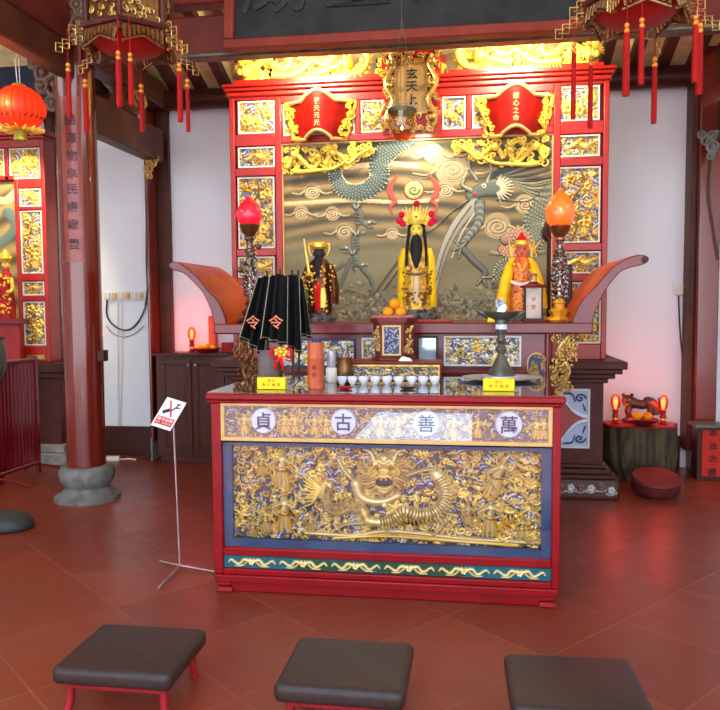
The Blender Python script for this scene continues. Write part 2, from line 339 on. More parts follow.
# ------------------------------------------------------------------ the room
YW = 7.65
def floor_mat():
    m = bpy.data.materials.new('terracotta_tiles'); m.use_nodes = True; n = m.node_tree.nodes; l = m.node_tree.links; b = n['Principled BSDF']
    tc = n.new('ShaderNodeTexCoord'); mp = n.new('ShaderNodeMapping'); mp.inputs['Rotation'].default_value = (0, 0, .72); mp.inputs['Location'].default_value = (.13, .3, 0)
    l.new(tc.outputs['Object'], mp.inputs[0]); br = n.new('ShaderNodeTexBrick'); br.offset = 0; br.inputs['Scale'].default_value = 1
    br.inputs['Brick Width'].default_value = .62; br.inputs['Row Height'].default_value = .62; br.inputs['Mortar Size'].default_value = .006; br.inputs['Mortar Smooth'].default_value = .5
    br.inputs['Color1'].default_value = (*lin((131, 61, 38)), 1); br.inputs['Color2'].default_value = (*lin((115, 51, 33)), 1); br.inputs['Mortar'].default_value = (*lin((138, 78, 56)), 1)
    l.new(mp.outputs[0], br.inputs[0])
    n1 = n.new('ShaderNodeTexNoise'); n1.inputs['Scale'].default_value = 2.2; n1.inputs['Detail'].default_value = 8; l.new(tc.outputs['Object'], n1.inputs[0])
    r = n.new('ShaderNodeMapRange'); r.inputs['From Min'].default_value = .35; r.inputs['From Max'].default_value = .7; l.new(n1.outputs['Fac'], r.inputs[0])
    mx = n.new('ShaderNodeMix'); mx.data_type = 'RGBA'; l.new(r.outputs[0], mx.inputs['Factor']); l.new(br.outputs[0], mx.inputs['A'])
    mu = n.new('ShaderNodeMix'); mu.data_type = 'RGBA'; mu.blend_type = 'MULTIPLY'; mu.inputs['Factor'].default_value = 1; mu.inputs['B'].default_value = (1.12, .82, .74, 1); l.new(br.outputs[0], mu.inputs['A'])
    l.new(mu.outputs['Result'], mx.inputs['B']); l.new(mx.outputs['Result'], b.inputs['Base Color'])
    n2 = n.new('ShaderNodeTexNoise'); n2.inputs['Scale'].default_value = 6; n2.inputs['Detail'].default_value = 6; l.new(tc.outputs['Object'], n2.inputs[0])
    r2 = n.new('ShaderNodeMapRange'); r2.inputs['To Min'].default_value = .2; r2.inputs['To Max'].default_value = .5; l.new(n2.outputs['Fac'], r2.inputs[0]); l.new(r2.outputs[0], b.inputs['Roughness'])
    bp = n.new('ShaderNodeBump'); bp.inputs['Strength'].default_value = .25; bp.inputs['Distance'].default_value = .008; ad = n.new('ShaderNodeMath'); ad.operation = 'ADD'
    l.new(n2.outputs['Fac'], ad.inputs[0]); l.new(br.outputs['Fac'], ad.inputs[1]); l.new(ad.outputs[0], bp.inputs['Height']); l.new(bp.outputs[0], b.inputs['Normal'])
    return m
MB().box(-8, 5, -9, 8, -.2, 0).build('floor', floor_mat(), kind='structure')
MB().box(-1.35, .02, -3, -.35, 0, .012).build('glint_slab', mat('glint_slab_stone', (214, 220, 228), .6, var=.05, scale=30), kind='structure')  # unseen pale slab added to give the table glass a bright reflection
MB().box(-8, 5, YW, YW+.2, 0, 4.4).build('wall_back', 'plaster', kind='structure')
MB().box(-8.2, -8, -3, YW+.2, 0, 4.6).build('wall_left', 'plaster', kind='structure')
MB().box(5, 5.2, -3, YW+.2, 0, 4.6).build('wall_right', 'plaster', kind='structure')
ZC = PY(200, 90, 7.5)[2]
def roofz(Y): return ZC+.02+(YW-Y)*.36
# roof boards: rear slope up to the ridge, front slope down to the open front, with an unseen opening added near the front to let the sun in
rb = MB()
def slab(x0, x1, y0, y1):
    z0, z1 = (roofz(y0), roofz(y1)) if y1 > 2 else (roofz(2)-(2-y0)*.36, roofz(2)-(2-y1)*.36)
    rb.add([(x0, y0, z0), (x1, y0, z0), (x1, y1, z1), (x0, y1, z1), (x0, y0, z0+.1), (x1, y0, z0+.1), (x1, y1, z1+.1), (x0, y1, z1+.1)],
           [(0, 1, 2, 3), (4, 5, 6, 7), (0, 1, 5, 4), (1, 2, 6, 5), (2, 3, 7, 6), (3, 0, 4, 7)])
slab(-8.2, 5.2, 2, YW+.2); slab(-8.2, 5.2, .9, 2); slab(-8.2, -3.6, -3, .9); slab(1.2, 5.2, -3, .9)
rb.build('ceiling', 'cream_board', kind='structure')
def skirt(x0, x1, nm): MB().box(x0, x1, YW-.03, YW, 0, .31).build(nm, 'dark_wood', kind='structure', bevel=.004)
# wall posts
def post(x0, x1, label, lean):
    t = thing('wall_post', label, 'post', ((x0+x1)/2, 7.45, 0), 'posts against the back wall')
    MB().box(x0, x1-.13 if lean > 0 else x1, 7.36, YW, .2, 3.9).build('shaft', 'column_red', t, bevel=.012)
    (MB().box(x1-.13, x1, 7.58, YW, .2, 3.9) if lean > 0 else MB().box(x0-.05, x0, 7.44, YW, .2, 3.9)).build('side_batten', 'beam_brown', t, bevel=.006)
    MB().box(x0+.01, (x1-.14 if lean > 0 else x0+.1), 7.33, YW, 0, .24).build('stone_foot', 'stone', t, bevel=.015)
    return t
PL0, PL1 = PY(147, 300, 7.36)[0], PY(172, 300, 7.6)[0]
PR0, PR1 = PY(697, 300, 7.36)[0], PY(719, 300, 7.36)[0]
post(PL0, PL1, 'square red wall post on a stone foot left of the cabinet', 1)
post(PR0, PR1, 'square red wall post behind the red lettered box at the right', -1)
skirt(-8, PL0, 'baseboard_left'); skirt(PL1, PR0-.05, 'baseboard_back'); skirt(PR0+.01, 5, 'baseboard_right')
# beams
def beam(name, label, mb, m, bev=.02, cat='beam'): return tag(mb.build(name, m, bevel=bev), label, cat)
zb = PY(168, 61, 5.8)[2]; zt = PY(168, 21, 5.8)[2]
beam('cross_beam', 'broad red cross beam running behind the dark signboard', MB().box(-3.0, 2.6, 5.72, 5.9, zb, zt), 'beam_red')
beam('iron_rail', 'thin dark rail under the broad red cross beam', MB().tube([(-2.95, 5.66, zb-.02), (2.6, 5.66, zb-.02)], .022, 10), 'bronze', 0, 'rail')
zu = PY(168, 8, 5.9)[2]
beam('upper_cross_beam', 'red beam high above the broad cross beam', MB().box(-3.0, 2.6, 5.86, 6.02, zu, zu+.3), 'beam_red')
beam('wall_plate_log', 'round dark log lying along the top of the white back wall', MB().tube([(-8, 7.5, ZC-.09), (5, 7.5, ZC-.09)], .1, 16), 'dark_wood', 0)
raf0 = None; xs = [-3.75+.265*i for i in range(8)]+[.95+.265*i for i in range(6)]
for x in xs:
    z0, z1 = roofz(7.6), roofz(4.6)
    if raf0 is None:
        mb = MB(); mb.add([(x-.045, 7.6, z0-.1), (x+.045, 7.6, z0-.1), (x+.045, 4.6, z1-.1), (x-.045, 4.6, z1-.1), (x-.045, 7.6, z0-.002), (x+.045, 7.6, z0-.002), (x+.045, 4.6, z1-.002), (x-.045, 4.6, z1-.002)],
                          [(0, 1, 2, 3), (4, 5, 6, 7), (0, 1, 5, 4), (1, 2, 6, 5), (2, 3, 7, 6), (3, 0, 4, 7)])
        raf0 = mb.build('roof_rafter', 'rafter'); tag(raf0, 'dark rafter crossing the cream roof boards above the back wall', 'rafter', 'rafters under the roof boards'); rx = x
    else:
        c = copy_tree(raf0); c.location.x = raf0.location.x+x-rx
# round column
CX, CY_ = -3.155, 5.85
cr = .158
col = thing('round_column', 'tall round glossy red column on a carved grey stone base', 'column', (CX, CY_, 0))
MB().lathe([(cr*.97, .22), (cr, 1.2), (cr, 2.6), (cr*.97, zt-.05)], (CX, CY_, 0), 40).build('shaft', 'column_red', col)
k = cr/.158
MB().lathe([(.262, 0), (.262, .035), (.225, .05), (.19, .08), (.172, .105), (.185, .13), (.208, .16), (.22, .2), (.22, .235), (.208, .268), (.19, .285), (.155, .286)], (CX, CY_, 0), 40,
    wob=lambda a, z: .025*math.cos(12*a)*(1 if .12 < z < .26 else 0)).build('stone_base', 'stone_blue', col)
th0 = math.atan2(-CY_, -CX)-.12                                    # inscription tablet bent round the shaft
zt1, zt0 = PY(72, 96, 5.7)[2], PY(72, 262, 5.7)[2]; R2 = cr+.008
V = []; n = 10
for z in (zt0, zt1):
    for q in (cr-.004, R2):
        for i in range(n+1): a = th0-.62+.95*i/n; V.append((CX+q*math.cos(a), CY_+q*math.sin(a), z))
m_ = n+1; Fc = []
for i in range(n):
    Fc += [(m_+i, m_+i+1, 3*m_+i+1, 3*m_+i), (i, i+1, 2*m_+i+1, 2*m_+i), (i, i+1, m_+i+1, m_+i), (2*m_+i, 2*m_+i+1, 3*m_+i+1, 3*m_+i)]
Fc += [(0, m_, 3*m_, 2*m_), (n, m_+n, 3*m_+n, 2*m_+n)]
tb = MB(); tb.add(V, Fc); tbo = tb.build('inscription_tablet', mat('tablet_red', (142, 58, 44), .35, coat=.3), col); tbo['label'] = 'red inscription tablet with dark characters'
g = MB(); am = th0-.15
for i, ch in enumerate('德澤物阜民康歲豐'):
    V, Fc = glyph(ch, .092); mx = sum(v[0] for v in V)/len(V); z = zt1-.14-(zt1-zt0-.2)/8*(i+.35); mz = sum(v[1] for v in V)/len(V)
    g.add([(CX+(R2+.001+v[2])*math.cos(am+(v[0]-mx)/R2), CY_+(R2+.001+v[2])*math.sin(am+(v[0]-mx)/R2), z+v[1]-mz) for v in V], Fc)
g.build('inscription', mat('faded_ink', (74, 52, 58), .5, bump=0), tbo)
# beams from the column back to the wall post and forward over the hall
def ybeam(x0, x1, ya, yb, za, zb_): return MB().box(x0, x1, ya, yb, za, zb_)
ztb0, ztb1 = PY(145, 159, 7.2)[2], PY(150, 126, 7.2)[2]
beam('tie_beam', 'brown tie beam from the round column back to the wall post', ybeam(CX-.07, CX+.09, 5.98, 7.42, ztb0, ztb1), 'beam_brown')
beam('upper_tie_beam', 'upper brown beam above the tie beam behind the column', ybeam(CX-.09, CX+.11, 5.98, 7.42, ztb1+.22, ztb1+.46), 'beam_brown')
t = thing('carved_strut', 'carved brown block standing between the two tie beams', 'strut', (CX, 6.75, ztb1))
MB().lathe([(.1, 0), (.13, .05), (.12, .13), (.09, .19), (.11, .22)], (CX, 6.75, ztb1), 16, sy=1.4).build('block', 'beam_brown', t)
sw = MB()
for s_ in (-1, 1): sw.tube([(CX+.13, 6.75+s_*.05, ztb1+.06), (CX+.14, 6.75+s_*.14, ztb1+.12), (CX+.14, 6.75+s_*.08, ztb1+.19), (CX+.13, 6.75+s_*.02, ztb1+.13)], .016, 8, smooth=14)
sw.build('scroll_carving', 'old_gold', t)
lx = CX+.02
big = MB().tube([(lx, 5.98, zt-.02), (lx, 1.2, zt-.02)], .17, 24); beam('log_beam', 'big round log beam coming forward over the hall from the column', big, 'beam_red', 0)
beam('log_under_beam', 'flat brown beam under the big round log at upper left', ybeam(lx-.07, lx+.07, 1.2, 5.7, zt-.42, zt-.17), 'beam_brown')
# right-hand beam ends above the right post
rxb = PR0+.16
beam('right_tie_beam', 'brown tie beam ending at the right wall post', ybeam(rxb-.02, rxb+.16, 5.9, 7.42, ztb0+.05, ztb1+.06), 'beam_brown')
beam('right_upper_beam', 'weathered brown beam above the right tie beam', ybeam(rxb-.04, rxb+.18, 5.9, 7.42, ztb1+.22, 3.9), 'beam_brown')
def scroll_bracket(name, label, at, s, flip=1, m='old_gold', extra=()):
    b = MB(Matrix.Translation(at) @ Matrix.Scale(s, 4))
    for x, z, r, w in ((0, 0, .5, .13), (.5, .5, .42, .12), (.9, .95, .34, .1), (.1, .9, .38, .11), (.15, -.7, .32, .1))+tuple(extra):
        for k_ in (1, -1):
            pts = [(flip*(x+r*(1-t*.85)*math.cos(k_*t*7+x)), -.05*k_, z+r*(1-t*.85)*math.sin(k_*t*7+x)) for t in np.linspace(0, 1, 22)]
            b.tube(pts, w, 7, r1=w*.5)
        b.ball((flip*x, -.12, z), w*1.5, 8, 6)
    b.tube([(-flip*.3, .1, 1.3), (0, .1, .4), (flip*.1, .1, -.9)], .16, 8, smooth=12); b.tube([(0, .1, .4), (flip*.6, .1, 1), (flip*1.1, .1, 1.25)], .14, 8, smooth=10)
    return tag(b.build(name, m), label, 'bracket')
p = PY(151, 169, 7.28); scroll_bracket('carved_bracket', 'small gilt carved bracket under the left tie beam end', (p[0]-.03, 7.26, p[2]), .1)
p = PY(712, 148, 7.25); scroll_bracket('carved_bracket', 'grey green carved bracket at the right tie beam end', (p[0], 7.2, p[2]), .11, -1, 'stone_blue')
M['carved_green'] = mat('carved_green', (104, 108, 86), .5, .1, var=.4, scale=30, rgb2=(120, 70, 66), bump=.3)
p = PY(50, 82, 5.75); scroll_bracket('carved_bracket', 'large green and pink carved bracket left of the column head', (p[0], 5.85, p[2]), .2, -1, 'carved_green', ((-.5, -.5, .3, .1), (.6, 0, .3, .1), (-.2, 1.3, .3, .1)))
p = PY(66, 14, 5.3); scroll_bracket('carved_bracket', 'greenish carved bracket above the big log at the left', (p[0], 5.5, p[2]), .15, -1, 'carved_green', ((-.5, -.5, .3, .1), (.6, 0, .3, .1)))
# ------------------------------------------------------------------ signboards
def board(name, label, x0, x1, z0, z1, Y, tilt, fm, pm, w):
    t = thing(name, label, 'signboard', ((x0+x1)/2, Y, z0)); c = ((x0+x1)/2, Y, z0); mt = Matrix.Translation(c) @ Matrix.Rotation(tilt, 4, 'X'); hw = (x1-x0)/2; h = z1-z0
    MB(mt).frame(-hw, hw, 0, h, w, -.07, .02).build('frame', fm, t, bevel=.012)
    MB(mt).box(-hw+w*.9, hw-w*.9, -.02, .02, w*.9, h-w*.9).build('panel', pm, t)
    return t, mt, hw, h
a = PY(225.5, 51, 5.5); b = PY(590, 35, 5.5)
sb, smt, shw, sh = board('hanging_signboard', 'long dark signboard in a pinkish red frame hung above the altar', a[0], b[0], (a[2]+b[2])/2, (a[2]+b[2])/2+.95, 5.5, -.12, 'frame_pink', 'sign_black', .075)
g = MB(smt); put_text(g, '威靈顯赫', .5, (0, -.018, .5), .62); go = g.build('faded_characters', mat('faded_paint', (46, 49, 50), .5), sb)
rod = MB(); [rod.tube([(a[0]+.4+q*1.9, 5.47, (a[2]+b[2])/2+.9), (a[0]+.4+q*1.9, 5.6, roofz(5.6)-.01)], .012, 8) for q in (0, 1)]; rod.build('hanger', 'bronze', sb)
xl = PY(47, 80, 7.0)[0]; zl = PY(30, 106, 7.0)[2]
board('blue_signboard', 'dark blue signboard high on the left behind the round lantern', xl-2.4, xl, zl, zl+.9, 7.1, -.1, 'dark_wood', 'sign_blue', .05)
# ------------------------------------------------------------------ carved screen behind the altar
YS = 6.5; SS = YS/760
def SX(px): return PY(px, 220, YS)[0]
XL, XR = SX(231), SX(608); XM = (XL+XR)/2
def SZ(y, x=418): return PY(x, y, YS)[2]
zped = SZ(359); zcor = SZ(84)
scr = thing('altar_screen', 'tall red screen of gilt carved panels round a dragon mural', 'screen', (XM, YS+.06, zped))
fr = MB(); U_ = lambda x0, x1, z0, z1, y0=YS, y1=YS+.12: fr.box(x0, x1, y0, y1, z0, z1)
LCx = [(237, 275), (282, 355), (359, 384)]
LC = [(100, 134), (146, 168), (176, 249), (256, 278), (285, 344)]
boxes = []
for a, b in LC:
    x0, x1, z0, z1 = WR(237, a, 275, b, YS); boxes.append((x0, x1, z0, z1, 'L'))
xin0, xin1 = SX(282), SX(553)
def mirror(r): return (2*XM-r[1], 2*XM-r[0], r[2], r[3])
mz0, mz1 = SZ(322), SZ(138)
U_(XL, XL+.045, zped, zcor); U_(XR-.045, XR, zped, zcor); U_(xin0-.055, xin0, zped, zcor); U_(xin1, xin1+.055, zped, zcor)
rows = sorted([(z0, z1) for _, _, z0, z1, _ in boxes]); edges = [zped]+[v for r_ in rows for v in r_]+[zcor]
for i in range(0, len(edges), 2): U_(XL+.045, xin0-.055, edges[i], edges[i+1]); U_(xin1+.055, XR-.045, edges[i], edges[i+1])
tr0, tr1 = SZ(131), SZ(97)
U_(xin0, xin1, mz1, tr0); U_(xin0, xin1, tr1, zcor); U_(xin0, xin1, zped, mz0)
tops = [WR(282, 97, 355, 131, YS), WR(360, 96, 384, 131, YS)]; tops = [(a, b, tr0, tr1) for a, b, _, _ in tops]; tops += [mirror(r_) for r_ in tops]
xs_ = sorted([v for r_ in tops for v in r_[:2]])
for a, b in ((xs_[1], xs_[2]), (xs_[3], xs_[4]), (xs_[5], xs_[6])): U_(a, b, tr0, tr1)
if xin0 < xs_[0]: U_(xin0, xs_[0], tr0, tr1); U_(xs_[-1], xin1, tr0, tr1)
fr.build('frame', 'screen_red', scr, bevel=.006)
MB().box(XL+.02, XR-.02, YS+.075, YS+.12, zped, zcor).build('back_board', 'screen_red', scr)
co = MB(); co.box(XL-.03, XR+.03, YS-.05, YS+.14, zcor, zcor+.03); co.box(XL-.045, XR+.045, YS-.07, YS+.15, zcor+.03, zcor+.06); co.box(XL-.015, XR+.015, YS-.025, YS+.13, zcor-.04, zcor); co.build('cornice', 'screen_red', scr, bevel=.008)
seed = 20
def carved(rect, px, ground, h, parent, dens=1., seed=1, border='frame_white', motif=None, cols=(GOLD, LGOLD, DGOLD, GOLD), blue=.2, Y=YS+.03, step=.6, size=(2., 4.5), name='carved_panel'):
    x0, x1, z0, z1 = rect; e = .006
    p = MB().frame(x0+e, x1-e, z0+e, z1-e, .012, Y-.02, Y+.03).build(name, border, parent)
    w, hh = px; R = Relief(0, 0, w, hh, ground, step); area = w*hh
    R.ornate(int(area/9*dens), h*.7, seed, size, cols, blue)
    if motif: motif(R, w, hh, h)
    R.build('relief_carving', p, (x0+e+.01, x1-e-.01, z0+e+.01, z1-e-.01), Y)
    return p
def m_flower(R, w, h, d):
    r = random.Random(int(w*h)); 
    for i in range(3):
        u, v = w*(.2+.3*i), h*r.uniform(.3, .7); q = min(w, h)*.17
        for k in range(6): R.dot(u+q*.8*math.cos(k*PI/3), v+q*.8*math.sin(k*PI/3), q*.6, d, LGOLD)
        R.dot(u, v, q*.5, d*1.3, GOLD)
def m_tree(R, w, h, d):
    R.stroke([(w*.3, h), (w*.45, h*.7), (w*.3, h*.45), (w*.6, h*.2), (w*.5, 0)], 1.8, 1, d, DGOLD)
    for k, (a, b) in enumerate(((.3, .15), (.7, .25), (.25, .4), (.75, .5), (.4, .62), (.7, .75), (.3, .85))):
        for j in range(5): R.dot(w*a+3*math.cos(j*1.26), h*b+3*math.sin(j*1.26), 2.1, d, LGOLD if k % 2 else GOLD)
    R.figure(w*.62, h*.93, min(h*.35, 22), d*1.3)
def m_bird(R, w, h, d):
    R.stroke([(w*.2, h*.6), (w*.45, h*.4), (w*.7, h*.55)], h*.1, h*.2, d, LGOLD); R.stroke([(w*.45, h*.4), (w*.6, h*.12)], h*.12, 1, d*1.2, GOLD); R.stroke([(w*.7, h*.5), (w*.92, h*.3)], h*.12, .6, d*1.2, LGOLD)
grounds = [(176, 186, 186), (120, 140, 168), (104, 124, 150), (92, 112, 150), (92, 112, 140)]  # first ground paler: overexposed lamplight on the top row is put into the colour
for i, r_ in enumerate(boxes):
    rc = r_[:4]; w, hh = (rc[1]-rc[0])/SS, (rc[3]-rc[2])/SS
    for rr, sd in ((rc, 31+i), (mirror(rc), 61+i)):
        carved(rr, (w, hh), grounds[i], .028, scr, 1.1, sd, motif=(m_flower, m_bird, m_tree, m_bird, m_tree)[i])
for i, rc in enumerate(tops):
    carved(rc, ((rc[1]-rc[0])/SS, (rc[3]-rc[2])/SS), (120, 140, 150), .026, scr, 1., 90+i, motif=m_flower)
# mural
mp_ = MB().frame(xin0-.002, xin1+.002, mz0, mz1, .012, YS+.02, YS+.06).build('dragon_mural', 'frame_tan', scr)
mu = Relief(282, 138, 553, 322, (150, 138, 104), .6)
U, V = mu.U, mu.V
band = np.sin(V*.42+2.2*np.sin(U*.021)+.6*np.sin(U*.07+V*.1)); fade = 1/(1+np.exp((V-235)/9))
c1, c2, c3 = np.array(lin((164, 138, 86))), np.array(lin((70, 66, 42))), np.array(lin((126, 122, 90)))
t1 = np.clip(band*.5+.5, 0, 1)[..., None]**1.2; base = c1*t1+c2*(1-t1)
low = c3*(1+.12*np.sin(V*.13+np.sin(U*.03)*2)[..., None]); base = base*fade[..., None]+low*(1-fade[..., None])
rt = (1/(1+np.exp(-(U-470)/16)))[..., None]; base = base*(1-.35*rt*fade[..., None])+np.array(lin((78, 84, 66)))*.35*rt*fade[..., None]
mu.C[:] = base; mu.H[:] = .002*(band*.5+.5)*fade
def cloudp(u, v, r, turns=2.6, d=1, col=(206, 184, 134)):
    for q in (1., ): mu.dot(u, v, r*1.1, .002, (172, 152, 108), 0, force=True)
    mu.spiral(u, v, r, turns, .9, .004, (90, 80, 56), 0, d, lift=.001, force=True); mu.spiral(u+.5, v+1.1, r, turns, .7, .005, (226, 206, 156), 0, d, lift=.001, force=True)
    for k in (-1, 1): mu.stroke([(u+k*r, v), (u+k*r*1.7, v+r*.35), (u+k*r*2.6, v+r*.2)], .9, .5, .004, col, 0, .001, True); mu.stroke([(u+k*r, v+2), (u+k*r*1.8, v+r*.6), (u+k*r*2.9, v+r*.45)], .7, .5, .003, (96, 86, 60), 0, .001, True)
for a in ((455, 168, 15), (437, 152, 9), (312, 186, 8), (500, 226, 12), (345, 228, 8, 2, -1), (527, 205, 9), (300, 208, 7), (480, 152, 8), (333, 210, 7), (448, 188, 8), (520, 250, 10), (395, 232, 6)): cloudp(*a)
mu.stroke([(282, 199), (350, 197), (400, 200), (440, 199)], 2.2, 2, .004, (216, 196, 146), 0, .001, True)
mu.stroke([(350, 163), (385, 160), (420, 164)], 2.6, 2.2, .004, (222, 200, 146), 0, .001, True)
def scales(pts, r0, r1, c0, c1):
    mu.outlined(pts, r0, r1, .009, c0, (50, 56, 50)); Q = catmull(pts, int(sum(np.linalg.norm(np.array(pts[i+1])-np.array(pts[i])) for i in range(len(pts)-1))/2.6)); n = len(Q)
    for i in range(1, n-1):
        t = Q[i+1]-Q[i-1]; t /= np.linalg.norm(t)+1e-9; nn = np.array([-t[1], t[0]]); r = r0+(r1-r0)*i/n; m2 = max(2, int(r/1.7))
        for j in range(-m2, m2+1):
            if (i+j) % 2 == 0: mu.dot(*(Q[i]+nn*j*r/m2*.85), .95, .003, c1, 0, .01, True)
        for s_ in (-1, 1): mu.dot(*(Q[i]+nn*s_*r*1.05), .9, .004, (196, 190, 150), 0, .008, True)
scales([(408, 134), (392, 146), (382, 160), (381, 176), (366, 188), (348, 187), (338, 176), (336, 162)], 11, 6, (76, 94, 88), (136, 150, 136))
scales([(552, 196), (536, 222), (538, 240), (524, 262), (505, 268), (500, 285)], 10, 4, (96, 108, 92), (160, 160, 120))
scales([(509, 240), (522, 232), (530, 245), (517, 257), (505, 250)], 5, 4, (176, 130, 100), (216, 180, 140))
mu.stroke([(500, 175), (520, 165), (553, 160)], 5, 9, .003, (64, 76, 58), 0, .001, True)
for k in range(14): mu.stroke([(500, 178), (520+k*1.5, 168+k*2.4), (553, 158+k*3.4)], .9, .5, .005, (150, 150, 116) if k % 2 else (56, 66, 52), 0, .002, True)
# right dragon head, whiskers, legs and claws
GR, GL, DK = (98, 106, 94), (150, 154, 132), (60, 62, 50)
mu.outlined([(497, 188), (485, 190), (474, 196)], 8, 4.5, .012, GR, DK); mu.outlined([(474, 190), (466, 185), (467, 179)], 2, 1, .013, GL, DK)
for k in range(11): a = -1.3+k*.26; mu.stroke([(499+5*math.cos(a), 189+5*math.sin(a)), (499+17*math.cos(a), 189+14*math.sin(a))], 1.3, .5, .006, (206, 200, 160), 0, .006, True)
mu.dot(487, 186, 2.3, .006, (224, 220, 190), 0, .012, True); mu.dot(487, 186, 1.1, .006, (40, 30, 30), 0, .014, True); mu.dot(478, 194, 2, .004, (176, 60, 50), 0, .014, True)
for pts in ([(480, 180), (472, 165), (476, 152), (484, 146)], [(490, 182), (494, 168), (488, 156)]): mu.outlined(pts, 1.3, .6, .008, GL, DK, e=.6)
for pts in ([(472, 200), (452, 214), (440, 226), (424, 234)], [(500, 200), (530, 202), (548, 188)]): mu.stroke(pts, .8, .5, .006, (60, 64, 58), 0, .005, True)
mu.outlined([(478, 204), (462, 222), (450, 244), (440, 275), (436, 300)], 6, 2.5, .007, (164, 164, 144), (90, 92, 80)); mu.stroke([(474, 206), (460, 226), (448, 250), (440, 280)], .8, .6, .006, (90, 94, 84), 0, .008, True); mu.stroke([(480, 210), (466, 232), (455, 258)], .8, .6, .006, (210, 208, 184), 0, .008, True)
mu.outlined([(483, 204), (482, 222), (472, 236), (464, 248)], 4.5, 3, .009, GR, DK, col2=(140, 148, 136)); mu.outlined([(464, 246), (476, 260), (488, 272), (486, 280)], 3, 2.2, .009, GR, DK)
for q in ((458, 240), (456, 250), (462, 258), (470, 242)): mu.outlined([(464, 247), q], 1.2, .6, .01, GL, DK)
for q in ((480, 286), (490, 288), (496, 278)): mu.outlined([(486, 278), q], 1.3, .5, .01, GL, DK)
# pearl with flames
mu.dot(417, 188, 10.5, .004, (150, 60, 44), 0, .003, True); mu.dot(417, 188, 9, .007, (196, 196, 120), 0, .006, True); mu.spiral(417, 188, 6, 1.5, 1, .004, (110, 120, 70), 0, lift=.013, force=True)
for s_, uu in ((-1, 398), (1, 435)):
    for pts in ([(uu, 200), (uu-s_*-4, 190), (uu+s_*2, 180), (uu+s_*-3, 172)], [(uu+s_*4, 196), (uu+s_*7, 186), (uu+s_*3, 178)], [(uu, 200), (uu+s_*5, 205), (uu+s_*3, 212)]): mu.outlined(pts, 1.9, .6, .006, (190, 84, 62), (130, 56, 44), e=.6)
# left creatures
def beast(u, v, f, k=1.):
    mu.outlined([(u-9*f*k, v-15*k), (u-4*f*k, v-8*k), (u-3*f*k, v), (u+3*f*k, v+5*k)], 3.4*k, 2.6*k, .008, (104, 110, 96), (84, 86, 72), e=.6)
    mu.outlined([(u+2*f*k, v+4*k), (u+8*f*k, v+2*k), (u+13*f*k, v+3*k)], 3*k, 1.2*k, .009, (112, 118, 104), (84, 86, 72), e=.6); mu.outlined([(u+4*f*k, v+8*k), (u+10*f*k, v+8*k)], 1.4*k, .8*k, .007, (112, 118, 104), (84, 86, 72), e=.5)
    mu.outlined([(u-3*f*k, v-1*k), (u-8*f*k, v+6*k), (u-6*f*k, v+12*k)], 2*k, 1*k, .007, (98, 104, 90), (84, 86, 72), e=.5)
    for j in range(5): a = -2.6+j*.45; mu.stroke([(u-8*f*k, v-13*k), (u-8*f*k+8*k*math.cos(a), v-13*k+8*k*math.sin(a))], 1.1, .5, .008, (176, 178, 156) if j % 2 else (84, 92, 84), 0, .006, True)
    for j in range(4): mu.stroke([(u-5*f*k, v-8*k+j*4*k), (u-11*f*k, v-9*k+j*4*k)], .9, .5, .006, (92, 98, 86), 0, .005, True)
    mu.dot(u+6*f*k, v+2*k, 1.1, .003, (226, 220, 190), 0, .012, True)
beast(366, 218, 1, .9); beast(352, 244, -1, .8); beast(360, 262, 1, .7)
for pts in ([(364, 268), (372, 278), (374, 290), (368, 300)], [(352, 258), (346, 272), (340, 286), (332, 296)], [(344, 262), (336, 268), (326, 270)]): mu.outlined(pts, 2.4, .9, .007, (98, 104, 88), (84, 86, 72), e=.6)
for pts in ([(402, 258), (380, 288), (358, 322)], [(406, 262), (386, 290), (364, 322)]): mu.stroke(pts, .9, .9, .005, (84, 80, 66), 0, .002, True)
R_ = random.Random(5)
for i in range(1300):
    u = R_.uniform(284, 551); v = 322-abs(R_.gauss(0, 15)); 
    if v < 276: continue
    mu.dot(u, v, R_.uniform(.8, 2.6), R_.uniform(.002, .006), R_.choice(((104, 102, 74), (132, 126, 92), (88, 90, 70), (160, 152, 112), (122, 108, 96), (142, 138, 110))), 0, .001, True)
mu.build('painted_carving', mp_, (xin0+.008, xin1-.008, mz0+.01, mz1-.01), YS+.045, 'mural', .05)
# gilt dragon strips in the upper corners of the mural
gx0, gx1, gz0, gz1 = WR(283, 139, 375, 168, YS)
for s_ in (0, 1):
    g = MB(); rr = random.Random(40+s_)
    def gp(u, v, y=0): x = gx0+(gx1-gx0)*u/92; return ((2*XM-x) if s_ else x, YS+.015+y, mz1-.02-v*SS)
    for pts in ([(4, 22), (12, 10), (22, 18), (30, 24), (38, 12), (30, 5), (22, 8)], [(42, 20), (50, 8), (60, 14), (66, 20), (76, 12), (88, 6)], [(10, 26), (20, 27), (34, 26), (52, 24), (66, 16)]):
        g.tube([gp(u, v, -.02) for u, v in pts], lambda t: .022*(1-.5*t), 8, smooth=34)
    for i in range(95):
        u = rr.uniform(1, 90); vmax = 27 if u < 55 else 27-(u-55)*.5; v = rr.uniform(1, vmax); r = rr.uniform(2, 4.2); a = rr.uniform(0, 6.3); d = rr.choice((-1, 1))
        g.tube([gp(u+r*(1-t*.8)*math.cos(a+d*t*6), v+r*(1-t*.8)*math.sin(a+d*t*6), rr.uniform(-.006, .006)) for t in np.linspace(0, 1, 10)], rr.uniform(.007, .011), 6)
    for q in ((12, 10), (50, 9), (36, 12)): g.ball(gp(q[0], q[1], -.035), .035, 10, 7); 
    g.build('gilt_dragon_strip', 'bright_gold', scr)
